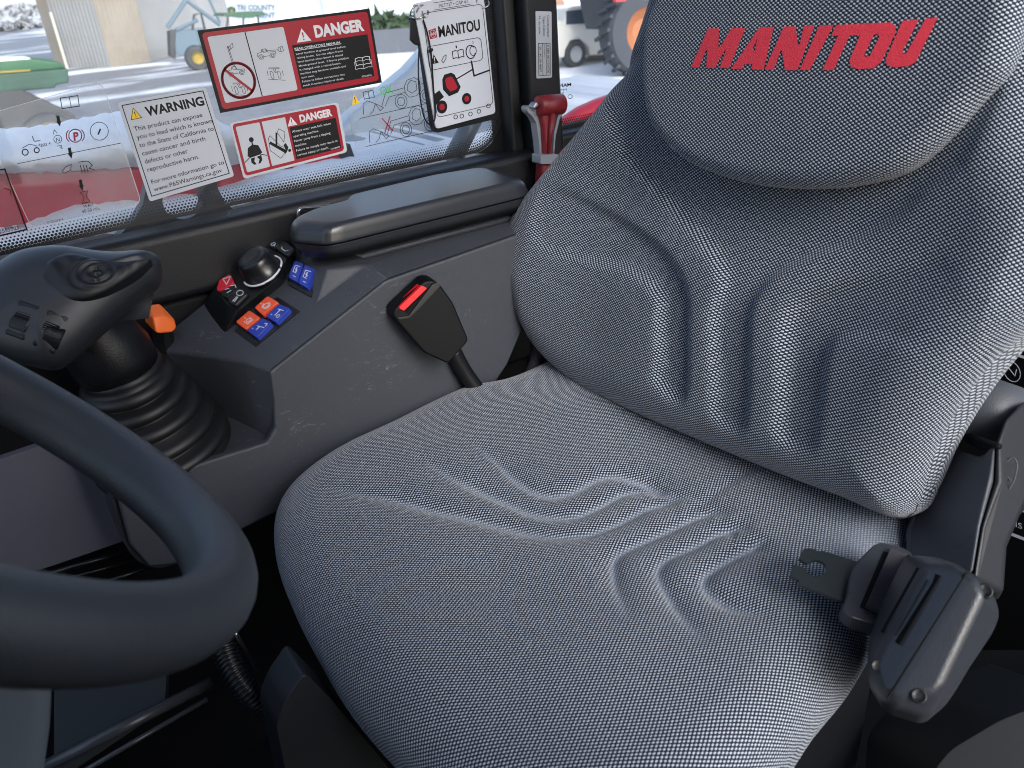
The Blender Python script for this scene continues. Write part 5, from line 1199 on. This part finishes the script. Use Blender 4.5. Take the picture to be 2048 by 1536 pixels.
pgs = round_poly([(826, 10), (836, 2), (935, -14), (962, -8), (969, 20), (990, 218), (986, 230), (884, 254), (874, 262), (864, 258), (838, 60)], 4, 3)
pgs = round_poly([(824, 8), (955, -18), (966, 0), (989, 226), (870, 258), (840, 90)], 7, 4)
MB().prism([BP1.at(*p, .003) for p in pgs], (0, .003, 0)).build('cover_page', paper, bo_, bevel=.0005)
ar = Art(BP1, [(830, 6), (962, -14), (988, 224), (866, 254)], bo_)
mb = MB(); ar.line(mb, rrect(.07, .09, .98, .93, .06, .6), 1.2, .0034, True); ar.text(mb, 'MLT737 • CAP 4.1', .33, .065, .44, .03, .0034); ar.line(mb, [(.25, .02), (.88, .02)], 1, .0034); ar.line(mb, [(.25, .078), (.8, .078)], 1, .0034)
# maker's name in heavy condensed capitals
ar.text(mb, 'MANITOU', .27, .30, .64, .09, .0034, bold=.03)
ar.line(mb, rrect(.06, .36, .90, .55, .06, .6), 1.2, .0034, True)
book(ar, mb, .44, .43, .17, .075, 1.6, .0034); ar.line(mb, [(.72+.07*math.cos(q), .465+.055*math.sin(q)) for q in np.linspace(.3, 5.6, 20)], 2, .0034); ar.line(mb, [(.76+.05*math.cos(q), .46+.04*math.sin(q)) for q in np.linspace(0, 6.28, 20)], 1.4, .0034)
ar.line(mb, [(.26, .49), (.30, .46), (.34, .45), (.33, .48), (.28, .51), (.26, .49)], 1.2, .0034); ar.text(mb, '1', .5, .415, .02, .025, .0034); ar.text(mb, '2', .76, .405, .025, .025, .0034)
for x, y in ((.36, .98), (.46, .985), (.60, .985), (.74, .98), (.9, .955)):
    ar.line(mb, [(x+.03*math.cos(q), y-.02+.016*math.sin(q)) for q in np.linspace(0, 6.28, 12)], 1.4, .0034)
mb.build('lettering', black_ink, bo_); warn_tri(ar, bo_, .15, .465, .12, .075, .0034, black_ink, white_ink)
mb = MB(); ar.poly(mb, [[(.06, .80), (.08, .74), (.16, .72), (.22, .78), (.15, .80), (.06, .84)]], .0034); ar.poly(mb, [[(.23, .64), (.27, .605), (.38, .60), (.43, .62), (.50, .73), (.45, .77), (.30, .785), (.22, .72)]], .0034)
for x, y, r in ((.165, .855, .085), (.57, .835, .075)): ar.poly(mb, [ar.circle(x, y, r, 28, .62)], .0036)
ar.line(mb, [(.45, .66), (.72, .61)], 2.6, .0034); ar.line(mb, [(.715, .54), (.73, .665), (.98, .645)], 3.2, .0034); mb.build('machine_silhouette', black_ink, bo_)
mb = MB(); ar.poly(mb, [[(.27, .655), (.29, .635), (.37, .63), (.40, .645), (.45, .725), (.43, .74), (.33, .75), (.28, .71)]], .0036)
for x, y, r in ((.165, .855, .042), (.57, .835, .037)): ar.poly(mb, [ar.circle(x, y, r, 24, .62)], .0038)
mb.build('machine_red_print', red_ink, bo_); mb = MB(); ar.poly(mb, [[(.12, .232), (.235, .222), (.24, .298), (.13, .305)]], .0034); mb.build('red_emblem', red_ink, bo_)
mb = MB(); ar.line(mb, [(.182+.042*math.cos(q), .264+.03*math.sin(q)) for q in np.linspace(0, 6.28, 20)], 1.2, .0036); ar.line(mb, [(.15, .285), (.165, .25), (.18, .28), (.195, .25), (.215, .28)], 1.2, .0036); mb.build('emblem_mark', paper, bo_)
mb = MB()
for cx0, cy0, r in ((830, 24, 12), (842, 22, 11), (962, 2, 12)):
    mb.tube([BP1.at(cx0+r*math.cos(q), cy0+r*1.1*math.sin(q), .004+.003*math.sin(q*2)) for q in np.linspace(0, 6.2, 22)], .0008, 6)
mb.build('rings', metal, bo_, smooth=True)
mb = MB(); mb.tube([BP1.at(*q, .006) for q in catmull([(842, 40), (850, 66), (858, 110), (862, 170), (866, 225), (862, 244), (852, 246), (842, 228), (834, 180), (832, 130), (834, 90)], 6)], .0010, 6)
mb.tube([BP1.at(856, 98, .006), BP1.at(858, 102, .006)], .003, 8); mb.build('cord', black_ink, bo_, smooth=True)
mb = MB(); mb.prism([BP1.at(*q, .001) for q in [(823, 40), (836, 34), (840, 70), (842, 92), (832, 90), (822, 80)]], (0, .006, 0)); mb.build('clip', black_ink, bo_, bevel=.001)
